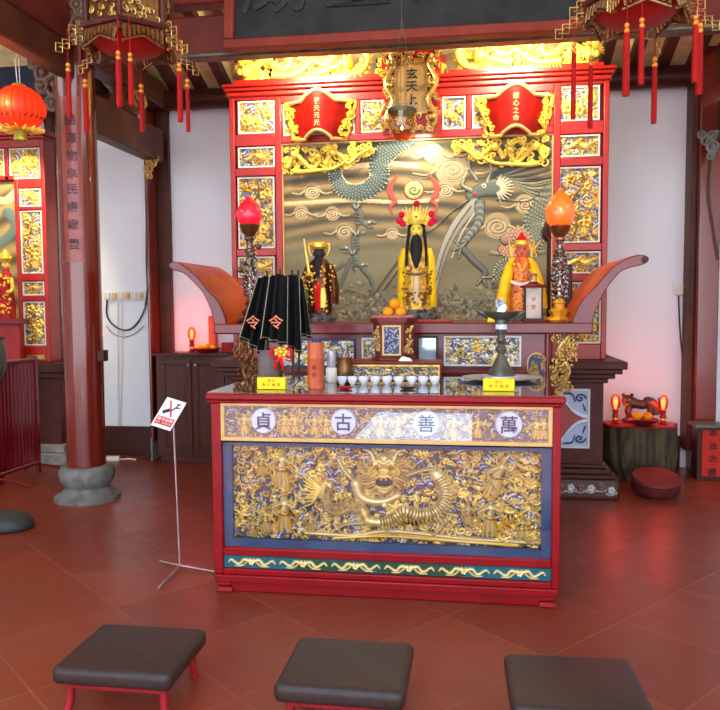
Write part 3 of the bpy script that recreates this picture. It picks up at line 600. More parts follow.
# crest
for s_ in (0, 1):
    g = MB(); rr = random.Random(77+s_)
    def cp(x, y, o=0):
        p = PY(x, y, YS); return ((2*XM-p[0]) if s_ else p[0], YS+.02+o, p[2]+.012)
    for pts, r in (([(244, 74), (256, 67), (267, 61), (276, 69), (287, 69), (289, 58), (279, 54), (270, 58)], .034), ([(272, 77), (284, 77), (297, 75), (306, 68), (313, 62), (322, 66)], .03), ([(322, 66), (330, 64), (336, 54), (347, 50), (362, 52), (368, 61), (362, 72), (349, 76)], .036), ([(318, 76), (330, 70), (342, 67), (350, 62)], .03), ([(298, 60), (310, 56), (322, 55), (334, 51)], .02)):
        g.tube([cp(x, y, -.02) for x, y in pts], lambda t, r=r: r*(1-.45*t), 10, smooth=44)
        Q = catmull([cp(x, y, -.02) for x, y in pts], 40)
        for i in range(1, 38, 2):
            t = Q[i+1]-Q[i-1]; t /= np.linalg.norm(t); nn = np.array([-t[2], 0, t[0]]); rad = r*(1-.45*i/40); g.tube([Q[i]+nn*rad*.7, Q[i]+nn*rad*2-t*rad*.5], rad*.32, 5, r1=.002)
    for k in range(12): a = PI*.55+k*.13; g.tube([cp(250, 72), cp(250+13*math.cos(a), 72-12*math.sin(a)), cp(250+17*math.cos(a+.12), 72-16*math.sin(a+.12))], .012, 6, r1=.002)
    for q, rr_ in (((246, 74), .05), ((347, 65), .05)):
        g.ball(cp(*q, -.04), rr_, 12, 8); g.ball(cp(q[0]-5, q[1]+1, -.06), rr_*.6, 10, 7)
        for k in (-1, 1): g.tube([cp(q[0], q[1]-3, -.05), cp(q[0]+4*k, q[1]-9, -.04), cp(q[0]+7*k, q[1]-11, -.03)], .01, 6, r1=.003, smooth=8)
    for i in range(150):
        x = rr.uniform(240, 371); yb_ = 84-.046*(x-240); top = 18 if x > 262 else 6+(x-240)*.4; y = yb_-rr.uniform(0, 1)**1.6*top; r = rr.uniform(2, 4.4); a = rr.uniform(0, 6.3); d = rr.choice((-1, 1))
        g.tube([cp(x+r*(1-t*.8)*math.cos(a+d*t*6), y+r*.9*(1-t*.8)*math.sin(a+d*t*6), rr.uniform(-.01, .02)) for t in np.linspace(0, 1, 10)], rr.uniform(.008, .013), 6)
    g.build('gilt_dragon_crest', 'bright_gold', scr)
    b2 = MB(); x0, x1 = cp(234, 80)[0], cp(377, 80)[0]; x0, x1 = min(x0, x1), max(x0, x1); b2.box(x0, x1, YS, YS+.06, zcor+.06, zcor+.105)
    sg = -1 if not s_ else 1; ex = x0+.06 if not s_ else x1-.06; b2.tube([(ex+.03*sg*math.cos(t*5)*(1-t*.5)-sg*.01, YS+.03, zcor+.14+.05*math.sin(t*5)*(1-t*.5)) for t in np.linspace(0, 1, 14)], .02, 8)
    b2.build('crest_rail', 'screen_red', scr, bevel=.006)
g = MB(); rr = random.Random(3)
for i in range(70):
    x = rr.uniform(376, 446); y = 52+rr.uniform(0, 22)-.03*(x-410)+abs(x-411)*.12; r = rr.uniform(2, 3.6); a = rr.uniform(0, 6); p0 = PY(x, y, YS)
    g.tube([(p0[0]+SS*r*(1-t*.8)*math.cos(a+t*6), YS+.04, p0[2]+SS*r*(1-t*.8)*math.sin(a+t*6)) for t in np.linspace(0, 1, 9)], .012, 6)
g.build('centre_crest', 'gold', scr)
MB().box(SX(376), SX(446), YS+.05, YS+.08, zcor+.06, SZ(52)-.02).build('crest_board', 'beam_red', scr)
# scroll shaped red plaques
M['plaque_red'] = mat('plaque_red', (132, 14, 6), .35)
M['plaque_tan'] = mat('plaque_tan', (158, 128, 76), .45, .2)
def scroll_plaque(name, label, cx, cy, txt):
    c = PY(cx, cy, YS-.14); s = (YS-.14)/760; t = thing(name, label, 'plaque', (c[0], YS-.02, c[2]-22*s)); n = 28
    def half(u): return abs(u) < .48
    def top(u): return (13+9*math.cos(u/.48*PI/2)) if half(u) else 12.5+1.5*(abs(u)-.48)
    def bot(u): return (-22+6*math.cos(u/.48*PI/2)) if half(u) else -24+3.5*(abs(u)-.48)
    def yy(u): return -.1-.05*math.cos(u/.48*PI/2) if half(u) else -.1+.11*(abs(u)-.48)/.52
    def pt(u, v, o=0): x = u*(27+9.5*v); z = bot(u)+(top(u)-bot(u))*v; return (c[0]+x*s, YS+yy(u)+o, c[2]+z*s)
    us = np.linspace(-1, 1, 2*n+1); V = [pt(u, v, o) for o in (0, .03) for v in (0, .33, .66, 1) for u in us]; L = len(us); Fc = []
    for o in (0, 4*L): Fc += [(o+j*L+i, o+j*L+i+1, o+(j+1)*L+i+1, o+(j+1)*L+i) for j in range(3) for i in range(L-1)]
    for j in (0, 3): Fc += [(j*L+i, j*L+i+1, 4*L+j*L+i+1, 4*L+j*L+i) for i in range(L-1)]
    for i in (0, L-1): Fc += [(j*L+i, (j+1)*L+i, 4*L+(j+1)*L+i, 4*L+j*L+i) for j in range(3)]
    b = MB(); b.add(V, Fc); bo = b.build('red_board', 'plaque_red', t)
    e = MB(); e.tube([pt(u, 1.02) for u in us], .017, 8); e.tube([pt(u, -.02) for u in us], .015, 8); e.build('gilt_edge', 'frame_tan', t)
    for k in (-1, 1):
        g = MB(); rr = random.Random(cx+k); g.tube([pt(k*(.97+.04*math.sin(v*9)), v, -.01) for v in np.linspace(0, 1.05, 14)], .02, 8)
        for i in range(26):
            v = rr.uniform(0, 1.05); u = k*(.95-rr.uniform(-.1, .2)*(.6+.4*(1-v))); p = pt(max(-1, min(1, u)), v, -.02); dx = (u-max(-1, min(1, u)))*.3; r = rr.uniform(1.5, 3)*s; a = rr.uniform(0, 6)
            g.tube([(p[0]+dx+r*(1-q*.8)*math.cos(a+q*6), p[1], p[2]+r*(1-q*.8)*math.sin(a+q*6)) for q in np.linspace(0, 1, 9)], .009, 6)
        g.build('side_carving', 'gold', t)
    g = MB(); put_text(g, txt, 6.2*s, (c[0], YS-.158, c[2]+1.*s), 7*s, True); g.build('gilt_characters', 'frame_tan', bo)
scroll_plaque('scroll_plaque', 'left red scroll plaque with gilt edge and four small characters', 317, 113, '晃天元光')
scroll_plaque('scroll_plaque', 'right red scroll plaque with gilt edge, nearer the orange lamp', 516, 108, '慈心之命')
# centre name plaque
c = PY(411, 92, YS-.2); s = (YS-.2)/760; T = thing('name_plaque', 'upright gilt name plaque with dark characters over the mural', 'plaque', (c[0], YS-.06, c[2]-40*s))
mt = Matrix.Translation(c) @ Matrix.Rotation(-.12, 4, 'X') @ Matrix.Scale(s, 4)
def wav(t): return 27+2.5*math.sin(t*9)
ol = [(-wav(t), -41+82*t) for t in np.linspace(0, 1, 18)]+[(wav(t), 41-82*t) for t in np.linspace(0, 1, 18)]
MB(mt).prism(ol, 0, 5).build('red_backing', 'screen_red', T)
g = MB(mt); rr = random.Random(12)
for k in (-1, 1):
    g.tube([(k*(21+3.5*math.sin(v*.17)), -3, v) for v in np.linspace(-36, 36, 30)], lambda t: 2.6-1.2*abs(t-.5), 8)
    for v in (-28, 6, 28): g.ball((k*21, -5, v), 3.4, 9, 6)
for i in range(170):
    k = rr.random()
    if k < .7: x = rr.choice((-1, 1))*rr.uniform(17, 27); z = rr.uniform(-40, 40)
    elif k < .85: x = rr.uniform(-18, 18); z = rr.uniform(-42, -24)
    else: x = rr.uniform(-18, 18); z = rr.uniform(27, 40)
    r = rr.uniform(1.6, 3.2); a = rr.uniform(0, 6); g.tube([(x+r*(1-q*.8)*math.cos(a+q*6), -2-rr.random(), z+r*(1-q*.8)*math.sin(a+q*6)) for q in np.linspace(0, 1, 9)], .85, 6)
g.build('dragon_border', 'old_gold', T)
bo = MB(mt).box(-15.5, 15.5, -2, 1, -22, 28).build('name_board', 'plaque_tan', T, bevel=.004)
e = MB(mt); e.frame(-16.5, 16.5, -23, 29, 1.6, -3, 0); e.box(-5.3, -4.6, -2.5, -1, -21, 27); e.build('board_edge', 'old_gold', bo)
g = MB(mt); put_text(g, '玄天上帝', 11.5, (1, -2.3, -1.5), 12.6, True); g.build('characters', 'ink', bo)
# ------------------------------------------------------------------ stone pedestal under the screen
YP = 6.4
def PZ_(y): return PY(600, y, YP)[2]
pxr = PY(603, 420, YP)[0]; pxl = 2*XM-pxr; ov = PY(624, 365, YP)[0]-pxr
pd = thing('altar_pedestal', 'brown moulded pedestal carrying the tall carved screen', 'pedestal', (XM, 6.7, 0))
m1 = MB(); yb_ = 7.2
m1.box(pxl-ov, pxr+ov, YP-ov, yb_, PZ_(368), zped); m1.box(pxl-ov*.8, pxr+ov*.8, YP-ov*.8, yb_, PZ_(373), PZ_(368)); m1.box(pxl-ov*.5, pxr+ov*.5, YP-ov*.5, yb_, PZ_(378), PZ_(373)); m1.box(pxl-ov*.2, pxr+ov*.2, YP-ov*.2, yb_, PZ_(383), PZ_(378))
m1.build('top_moulding', 'pedestal_brown', pd, bevel=.008)
MB().box(pxl, pxr, YP, yb_, PZ_(464), PZ_(383)).build('body', 'pedestal_brown', pd)
m2 = MB(); m2.box(pxl-.02, pxr+.03, YP-.03, yb_, PZ_(468), PZ_(464)); m2.box(pxl-.05, pxr+.06, YP-.06, yb_, PZ_(473), PZ_(468)); m2.box(pxl-.07, pxr+.1, YP-.1, yb_, PZ_(477), PZ_(473)); m2.build('lower_moulding', 'dark_wood', pd, bevel=.008)
MB().box(pxl-.05, pxr+.12, YP-.11, yb_, 0, PZ_(477)).build('foot', 'dark_wood', pd, bevel=.01)
fl = Relief(0, 0, 130, 13, (70, 40, 34), .7); rr = random.Random(8)
for i in range(14):
    u = 4+i*9.3; v = 6.5+rr.uniform(-2, 2)
    for k in range(5): fl.dot(u+2*math.cos(k*1.26), v+2*math.sin(k*1.26), 1.5, .012, (200, 196, 196) if i % 2 else (120, 70, 60), 0)
    fl.stroke([(u-5, v+3), (u, v+4), (u+5, v+2)], .8, .8, .01, (150, 140, 140), 0)
fl.build('flower_frieze', pd, (pxr+.1-130*.0086, pxr+.1, .03, PZ_(478)), YP-.112)
x0, x1, z0, z1 = WR(528, 390, 588, 446, YP); dp = Relief(0, 0, 60, 56, (168, 186, 214), .5); W = dp.U-30, dp.V-28
dia = (np.abs(W[0])/29+np.abs(W[1])/26+.25*np.sin(np.pi*np.abs(W[0])/29)) < 1; edge = (np.abs(W[0])/29+np.abs(W[1])/26+.25*np.sin(np.pi*np.abs(W[0])/29)) < 1.13
dp.C[edge] = lin((216, 226, 240)); dp.C[dia] = lin((150, 44, 26)); dp.H[edge & ~dia] = .012; dp.H[dia] = .004
for a, b in ((1, 1), (-1, 1), (1, -1), (-1, -1)):
    dp.spiral(30+a*22, 28+b*20, 5.5, 1.5, 1, .01, (36, 52, 84), 0, dirn=a*b, lift=.004); dp.stroke([(30+a*6, 28+b*25), (30+a*14, 28+b*24), (30+a*17, 28+b*17)], 1, .6, .01, (36, 52, 84), 0, .003); dp.stroke([(30+a*27, 28+b*8), (30+a*25, 28+b*14)], 1, .6, .01, (36, 52, 84), 0, .003)
fp = MB().frame(x0-.012, x1+.012, z0-.012, z1+.012, .016, YP-.02, YP+.01).build('diamond_panel', 'frame_white', pd); dp.build('diamond_relief', fp, (x0, x1, z0, z1), YP-.004)
# ------------------------------------------------------------------ long altar shelf with curled ends
YF, YB = 5.3, 6.25
def H(x, y, Y=YF): p = PY(x, y, Y); return (p[0], p[2])
zs1 = PY(400, 323, YF)[2]; zs0 = PY(400, 334, YF)[2]; sx0, sx1 = PY(214, 330, YF)[0], PY(593, 330, YF)[0]
sh_ = thing('altar_shelf', 'long dark red altar table with upswept curled ends', 'altar table', ((sx0+sx1)/2, (YF+YB)/2, 0))
MB().box(sx0, sx1, YF-.006, YB, zs0, zs1).build('top', 'shelf_red', sh_, bevel=.01)
upL = [(0, 0), (227, 325), (222, 309), (215, 298), (207, 290), (198, 278), (188, 269), (178, 262)]
upL = catmull(upL[1:], 16); loL = catmull([(172, 261.5), (168.5, 265.5), (173, 270), (183, 273), (192, 281), (202, 292), (209, 306), (212, 316), (215, 328)], 20)
polyL = [H(*p) for p in upL]+[H(*p) for p in loL]+[(sx0+.03, zs0+.006), (H(227, 318)[0], zs0+.006)]
wl = MB().prism(polyL, YF, YB).build('curled_end', 'shelf_red', sh_, bevel=.006, ang=30)
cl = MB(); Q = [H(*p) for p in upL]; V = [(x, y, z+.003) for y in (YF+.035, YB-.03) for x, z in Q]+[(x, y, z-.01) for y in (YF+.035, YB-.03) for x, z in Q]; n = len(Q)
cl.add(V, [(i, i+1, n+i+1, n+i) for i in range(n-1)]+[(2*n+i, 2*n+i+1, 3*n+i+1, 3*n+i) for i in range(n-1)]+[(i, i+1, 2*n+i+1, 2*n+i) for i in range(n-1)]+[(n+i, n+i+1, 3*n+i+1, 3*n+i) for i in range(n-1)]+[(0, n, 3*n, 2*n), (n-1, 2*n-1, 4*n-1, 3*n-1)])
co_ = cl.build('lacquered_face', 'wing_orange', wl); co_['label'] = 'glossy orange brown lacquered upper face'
upR = catmull([(573, 319), (581, 302), (594, 288), (606.5, 274), (616, 264.5), (629, 257.5), (640, 254.5)], 16); loR = catmull([(645, 255), (648.5, 259), (645, 264), (633, 267), (622, 271), (613.5, 279.4), (603.7, 293.5), (596.6, 309), (593, 320), (592, 328)], 20)
polyR = [H(*p) for p in upR]+[H(*p) for p in loR]+[(sx1-.03, zs0+.006), (H(573, 320)[0], zs0+.006)]
wr = MB().prism(polyR, YF, YB).build('curled_end', 'shelf_red', sh_, bevel=.006, ang=30)
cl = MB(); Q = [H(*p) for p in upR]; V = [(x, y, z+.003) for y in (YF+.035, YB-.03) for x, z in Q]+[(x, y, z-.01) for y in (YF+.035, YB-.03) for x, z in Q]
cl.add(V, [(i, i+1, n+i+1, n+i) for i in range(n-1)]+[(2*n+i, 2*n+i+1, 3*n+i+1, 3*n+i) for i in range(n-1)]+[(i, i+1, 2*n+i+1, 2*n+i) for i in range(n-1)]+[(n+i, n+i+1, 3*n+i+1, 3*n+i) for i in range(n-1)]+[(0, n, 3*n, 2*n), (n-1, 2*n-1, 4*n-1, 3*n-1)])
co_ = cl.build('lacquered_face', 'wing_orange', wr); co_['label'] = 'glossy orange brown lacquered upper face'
for x, y in ((645, 259.5),): p = H(x, y); MB().tube([(p[0], YF-.012, p[1]), (p[0], YF+.02, p[1])], .022, 16).build('end_boss', 'dark_wood', wr)
YA = YF+.05; ax0, ax1 = PY(262, 350, YA)[0], PY(549, 350, YA)[0]; zlow = PY(400, 371, YA)[2]
MB().box(ax0, ax1, YA+.02, YA+.07, .95, zs0).build('apron', 'shelf_red', sh_, bevel=.005)
ml = MB(); ml.tube([(ax1-.01, YA+.01, .95), (ax1-.01, YA+.01, zs0)], .018, 10); ml.tube([(ax0+.01, YA+.01, .95), (ax0+.01, YA+.01, zs0)], .018, 10); ml.box(ax0, ax1, YA, YA+.03, zlow-.02, zlow); ml.build('moulding', 'shelf_red', sh_)
for j, (a, b, c_, d, cols) in enumerate(((279, 338, 356, 368, 'blue_ground'), (361, 337, 412, 367, 'frame_white'), (443, 335, 522, 367, 'frame_white'))):
    rc = WR(a, b, c_, d, YA)
    carved(rc, ((rc[1]-rc[0])/.0071, (rc[3]-rc[2])/.0071), (64, 84, 110), .02, sh_, 1.1, 200+j, cols, Y=YA+.01, blue=.15, cols=(TAN, GOLD, (220, 220, 206)))
rc = WR(417, 336, 438, 364, YA); gp_ = MB().frame(*rc, .014, YA-.01, YA+.02).build('small_panel', 'dark_wood', sh_); MB().box(rc[0]+.012, rc[1]-.012, YA+.005, YA+.012, rc[2]+.012, rc[3]-.012).build('glass_face', mat('white_reflection_glass', (190, 214, 226), .08, .3, coat=1, bump=0), gp_)  # white reflection on the glass is put into its base colour
for a in (527, 265):
    x0, x1, z0, z1 = WR(a, 352, a+19, 380, YA); cx = (x0+x1)/2; hw = (x1-x0)/2; arch = [(x0, z0), (x1, z0), (x1, z1-hw*1.2)]+[(cx+hw*math.cos(t), z1-hw*1.2+hw*1.15*math.sin(t)) for t in np.linspace(0, PI, 13)[1:-1]]+[(x0, z1-hw*1.2)]
    pa = MB().prism(arch, YA, YA+.02).build('arched_panel', 'frame_tan', sh_)
    ins = [(cx+(x-cx)*.88, z0+.01+(z-z0)*.9) for x, z in arch]; ib = MB().prism(ins, YA-.004, YA+.01); ib.build('arch_ground', 'blue_ground', pa)
    g = MB(); rr = random.Random(a)
    for i in range(30):
        x = cx+rr.uniform(-.75, .75)*hw; z = z0+.02+rr.random()**1.3*(z1-z0)*.75; r = rr.uniform(.012, .022); q0 = rr.uniform(0, 6); g.tube([(x+r*(1-q*.8)*math.cos(q0+q*6), YA-.008, z+r*(1-q*.8)*math.sin(q0+q*6)) for q in np.linspace(0, 1, 9)], .005, 6)
    g.build('arch_carving', 'old_gold', pa)
def spandrel(cx, sgn, seedv):
    g = MB(); rr = random.Random(seedv); x0 = PY(cx, 360, YF)[0]; zt_ = zs0-.005; zb_ = 1.0
    g.tube([(x0+sgn*.05, YF+.06, zt_), (x0-sgn*.03, YF+.05, zt_-.12), (x0+sgn*.03, YF+.05, zt_-.24), (x0-sgn*.01, YF+.06, zb_)], .022, 8, smooth=26)
    for i in range(64):
        t = rr.random(); z = zt_+(zb_-zt_)*t; x = x0+sgn*.03*math.sin(t*7)+rr.uniform(-.075, .075)*(1-.35*t); r = rr.uniform(.016, .034); a = rr.uniform(0, 6); d = rr.choice((-1, 1)); o = rr.uniform(0, .05)
        g.tube([(x+r*(1-q*.8)*math.cos(a+d*q*6), YF+.02+o, z+r*(1-q*.8)*math.sin(a+d*q*6)) for q in np.linspace(0, 1, 10)], .008, 6)
    for i in range(12): g.ball((x0+rr.uniform(-.06, .06), YF+.02, zt_+(zb_-zt_)*rr.random()), .014, 8, 6)
    g.build('carved_bracket', 'dark_gold' if sgn < 0 else 'old_gold', sh_)
spandrel(564, 1, 5); spandrel(245, -1, 6)
lg = [(ax0+.06, YA+.12), (ax1-.06, YA+.12), (ax0+.06, YB-.1), (ax1-.06, YB-.1)]
for x, y in lg: MB().box(x-.04, x+.04, y-.04, y+.04, 0, zs0).build('leg', 'shelf_red', sh_, bevel=.006)
# ------------------------------------------------------------------ glazed offering table in front
YT = 4.0
def TX(px, y=480): return PY(px, y, YT)[0]
def TZ(y, x=388): return PY(x, y, YT)[2]
tx0, tx1 = TX(211.8, 470), TX(561, 470); ZT = PY(386, 394.8, YT)[2]; yb = 4.95
tb = thing('offering_table', 'crimson offering table with a glazed front of gilt carving', 'table', ((tx0+tx1)/2, 4.48, 0))
zb1, zb0 = TZ(581.5), TZ(598)
zr = [TZ(v) for v in (403, 440, 447, 555, 561, 576)]
b = MB(); b.box(tx0-.02, tx1+.02, YT-.03, yb+.02, ZT-.035, ZT); b.box(tx0-.015, tx1+.005, YT-.015, yb+.01, ZT-.055, ZT-.035); b.build('top', 'table_red', tb, bevel=.008)
MB().box(tx0-.012, tx1+.01, YT-.02, yb+.01, ZT+.0005, ZT+.007).build('glass_sheet', 'glass', tb)
dk = Relief(0, 0, 180, 95, (84, 50, 40), 1.2)                       # patterned cloth lying under the glass
for i in range(260): dk.dot(rng.uniform(0, 180), rng.uniform(0, 95), rng.uniform(1, 3.4), .0002, ((110, 96, 70), (60, 30, 26), (130, 110, 90), (70, 80, 70))[i % 4], 0, force=True)
dk.H[:] = 0
zt_ = ZT+.0003; me = dk.build('runner', tb, (tx0+.03, tx1-.03, 0, yb-YT-.06), 0); o0 = tb['_o']
for v in me.data.vertices: v.co = (v.co.x, v.co.z+o0[2]+YT+.03-o0[1], zt_-o0[2])
w = .055
fr = MB(); fr.box(tx0, tx0+w, YT, YT+.05, zb1, ZT-.055); fr.box(tx1-w*.8, tx1, YT, YT+.05, zb1, ZT-.055); ix0, ix1 = tx0+w, tx1-w*.8
fr.box(ix0, ix1, YT, YT+.05, TZ(402), ZT-.055); fr.box(ix0, ix1, YT, YT+.05, TZ(562), TZ(554)); fr.box(ix0, ix1, YT-.004, YT+.05, zb1, TZ(575.5)); fr.build('front_frame', 'table_red', tb, bevel=.006)
b = MB(); b.box(tx0, tx0+.03, YT+.05, yb, zb1, ZT-.055); b.box(tx1-.03, tx1, YT+.05, yb, zb1, ZT-.055); b.box(tx0+.03, tx1-.03, yb-.03, yb, zb1, ZT-.055); b.box(tx0+.03, tx1-.03, YT+.1, yb-.03, zb1, zb1+.02); b.build('body', 'table_red', tb, bevel=.004)
b = MB(); b.box(tx0+.008, tx1-.008, YT-.012, yb, zb0+.045, zb1); b.box(tx0+.03, tx1-.03, YT+.01, YT+.03, zb0-.01, zb0+.046); b.build('base_rail', 'table_red', tb, bevel=.008)
for x in (tx0+.012, tx1-.112):
    for y in (YT-.012, yb-.1):
        f = MB(); f.add([(x, y, .0), (x+.1, y, 0), (x+.1, y+.1, 0), (x, y+.1, 0), (x+.006, y+.006, .03), (x+.094, y+.006, .03), (x+.094, y+.094, .03), (x+.006, y+.094, .03)], [(0, 3, 2, 1), (4, 5, 6, 7), (0, 1, 5, 4), (1, 2, 6, 5), (2, 3, 7, 6), (3, 0, 4, 7)])
        f.box(x+.012, x+.088, y+.012, y+.088, .03, zb0+.046); f.build('foot', 'table_red', tb, bevel=.008)
def tpx(y): return (y)                                                # rows follow the slope of the table edge
# upper band
zu1, zu0 = TZ(404), TZ(444)
ub = MB().frame(ix0, ix1, zu0-.0, zu1, .022, YT+.0, YT+.03).build('tan_band_frame', 'frame_tan', tb, bevel=.003)
BW = (ix1-ix0)/(YT/760); BH = (zu1-zu0)/(YT/760)
ur = Relief(0, 0, BW, BH, (66, 54, 74), .5)
def ax(px): return (TX(px, 420)-ix0)/(YT/760)
ur.ornate(900, .012, 5, (1.5, 3.6), (GOLD, TAN, DGOLD, LGOLD), .12)
for px in (240, 292, 312, 380, 398, 455, 480, 540, 548, 330-6, 275+6): ur.figure(ax(px), BH-4, 26, .02)
for i in range(40): ur.dot(rng.uniform(2, BW-2), rng.uniform(3, 12), rng.uniform(2, 4), .014, ((70, 58, 84), (54, 60, 62))[i % 2], 0)
ur.build('relief_carving', ub, (ix0+.018, ix1-.018, zu0+.018, zu1-.018), YT+.035)
for px, ch in ((263, '貞'), (343, '古'), (426, '善'), (509, '萬')):
    x = TX(px, 423); z = (zu0+zu1)/2+.005; r = 13.3*YT/760
    d = MB(Matrix.Translation((x, YT+.02, z)) @ Matrix.Rotation(PI/2, 4, 'X')); d.lathe([(r, -.02), (r, .008), (r*.93, .014), (r*.9, .01)], n=36); ro = d.build('roundel', 'roundel_white', ub)
    g = MB(); put_text(g, ch, 19*YT/760, (x, YT+.006, z)); g.build('character', 'ink_blue', ro)
# main glazed panel
zm1, zm0 = TZ(446), TZ(554)
mb_ = MB(); mb_.box(ix0, ix0+.05, YT+.031, YT+.06, zm0, zm1); mb_.box(ix1-.05, ix1, YT+.031, YT+.06, zm0, zm1); mb_.box(ix0+.05, ix1-.05, YT+.031, YT+.06, zm0, zm0+.045); mb_.box(ix0+.05, ix1-.05, YT+.031, YT+.06, zm1-.02, zm1); mb_.box(ix0, ix1, YT+.085, YT+.1, zm0, zm1); mo = mb_.build('dragon_panel', 'blue_ground', tb)
k = YT/760; x0, x1, z0, z1 = ix0+.04, ix1-.04, zm0+.035, zm1-.015; PW, PH = (x1-x0)/k, (z1-z0)/k
ux0 = 360+(x0-TX(360, 500))/k
mr = Relief(0, 0, PW, PH, (50, 44, 70), .5)
def q(px, py): return (px-ux0, (py-(px-388)*.022)-448.5)
def Q_(*a): return [q(*p) for p in a]
mr.ornate(2100, .018, 11, (2.2, 5.6), (GOLD, TAN, DGOLD, (184, 148, 84), LGOLD), .05)
hr = random.Random(4)
for i in range(55):
    a, b_ = q(hr.uniform(290, 540), hr.uniform(450, 538)); mr.hatch(a, b_, 3, hr.uniform(5, 9), hr.uniform(-.7, .9), .006)
mr.stroke(Q_((300, 541), (350, 543), (385, 538), (420, 540), (470, 545), (545, 548)), 3, 2.6, .02, TAN); mr.stroke(Q_((330, 546), (385, 543), (440, 546), (520, 551)), 2, 2, .022, GOLD)
# dragon body
mr.stroke(Q_((438, 478), (446, 490), (446, 505), (436, 516), (420, 520), (404, 516), (392, 524), (378, 528), (364, 526)), 7.5, 5.5, .05, (228, 206, 152), col2=(206, 180, 122))
mr.stroke(Q_((366, 526), (360, 514), (350, 508), (338, 513), (328, 512), (324, 500), (327, 490), (321, 487), (317, 492)), 6, 3.2, .046, (222, 194, 124), col2=(196, 164, 96))
mr.stroke(Q_((354, 488), (358, 500), (370, 506), (384, 506), (398, 500)), 6, 4, .04, (216, 190, 134))
for body, r_ in ((Q_((438, 478), (446, 490), (446, 505), (436, 516), (420, 520), (404, 516), (392, 524), (378, 528)), 7), (Q_((360, 514), (350, 508), (338, 513), (328, 512), (324, 500), (327, 490)), 5)):
    S = catmull(body, 34)
    for i in range(1, 33):
        t_ = S[i+1]-S[i-1]; t_ /= np.linalg.norm(t_); n_ = np.array([t_[1], -t_[0]])
        mr.stroke([S[i]+n_*r_*.8, S[i]+n_*r_*1.55-t_*1.5], 1.3, .5, .05, (236, 210, 130)); mr.stroke([S[i]-n_*r_*.75, S[i], S[i]+n_*r_*.75+t_*1.2], .5, .5, .004, (150, 116, 60), lift=.052 if r_ > 6 else .047, force=True)
for a in range(9): mr.stroke(Q_((318, 492), (308, 484+a*3), (298, 476+a*4.6)), 1.8, .6, .032, LGOLD)
mr.stroke(Q_((408, 478), (424, 473), (438, 472)), 2.6, 1.8, .04, TAN); mr.stroke(Q_((438, 474), (436, 464)), 2, .8, .042, TAN); mr.stroke(Q_((438, 472), (445, 480)), 2, .8, .042, TAN)
mr.stroke(Q_((336, 462), (341, 472), (349, 482)), 2.6, 2.2, .036, (216, 196, 140))
mr.stroke(Q_((372, 528), (355, 529), (342, 531), (332, 536)), 2.5, 1.6, .04, TAN); mr.stroke(Q_((436, 520), (444, 528), (440, 536), (432, 542)), 3, 1.5, .036, TAN)
for p in ((330, 530), (328, 540), (338, 541)): mr.stroke(Q_((334, 535), p), 1.5, .6, .036, LGOLD)
# mane and face
for a in np.linspace(0, 2*PI, 30)[:-1]: mr.stroke(Q_((384+8*math.cos(a), 478+8*math.sin(a)), (384+23*math.cos(a+.2), 478+19*math.sin(a+.2)), (384+30*math.cos(a+.45), 478+23*math.sin(a+.45))), 2.6, .8, .026, (190, 156, 92) if int(a*5) % 2 else (164, 128, 70))
mr.stroke(Q_((384, 466), (384, 480)), 11, 8, .046, (206, 176, 112)); mr.stroke(Q_((376, 490), (384, 495), (392, 490)), 3, 3, .05, (216, 190, 128)); mr.stroke(Q_((374, 465), (379, 462), (384, 465), (389, 462), (394, 465)), 2.6, 2.6, .06, (236, 216, 160))
for s_ in (-1, 1):
    mr.dot(*q(384+s_*6.5, 470), 3.4, .056, LGOLD); mr.dot(*q(384+s_*6.5, 470), 1.2, .01, (40, 30, 30), 0, .056, True); mr.stroke(Q_((384+s_*3, 467), (384+s_*7, 465), (384+s_*11, 468)), 1.2, 1.2, .064, LGOLD)
    mr.stroke(Q_((384+s_*10, 462), (384+s_*14, 454), (384+s_*22, 451)), 2.4, .9, .05, (236, 220, 170)); mr.stroke(Q_((384+s_*12, 470), (384+s_*16, 474), (384+s_*14, 478)), 2, 1.6, .044, LGOLD)
    mr.stroke(Q_((384+s_*6, 478), (384+s_*7.5, 486), (384+s_*4, 492)), 1.8, 1.6, .056, (226, 200, 140)); mr.dot(*q(384+s_*3, 476.5), 2.2, .062, LGOLD)
mr.stroke(Q_((379.5, 484.5), (388.5, 484.5)), 4.2, 4.2, .002, (52, 30, 34), 0, .05, True); mr.stroke(Q_((377, 489), (384, 491), (391, 489)), 1.6, 1.6, .06, LGOLD); mr.stroke(Q_((376, 479.5), (380, 478), (384, 479.5), (388, 478), (392, 479.5)), 1.7, 1.7, .064, LGOLD)
for s_ in (-1, 1): mr.dot(*q(384+s_*2.6, 481.5), 1., .008, WHITE, 0, .056, True)
mr.dot(*q(384, 510), 4, .04, (226, 204, 150))
for px, py, hh, ln in ((275, 494, 44, 0), (277, 541, 44, 0), (252, 480, 26, .1), (257, 541, 28, 0), (306, 540, 22, 0), (492, 500, 42, .35), (492, 542, 42, 0), (470, 530, 24, 0), (524, 545, 26, 0), (243, 545, 20, 0)):
    a, b_ = q(px, py); mr.figure(a, b_, hh, .042, ln, (212, 188, 124))
mr.stroke(Q_((496, 478), (504, 466), (511, 457)), 2.6, 1.6, .044, (214, 190, 130)); mr.stroke(Q_((490, 480), (498, 492)), 3, 2, .04, TAN)
for p in ((527, 463), (535, 463)): mr.spiral(*q(*p), 4.5, 1.2, 1.4, .03, (226, 200, 150))
for i in range(60):
    a, b_ = q(hr.uniform(500, 545), hr.uniform(455, 545)); mr.stroke([(a, b_), (a+5, b_+3), (a+10, b_+1)], 1.9, 1.1, hr.uniform(.02, .03), (GOLD, TAN, LGOLD)[i % 3])
mr.build('relief_carving', mo, (x0, x1, z0, z1), YT+.08)
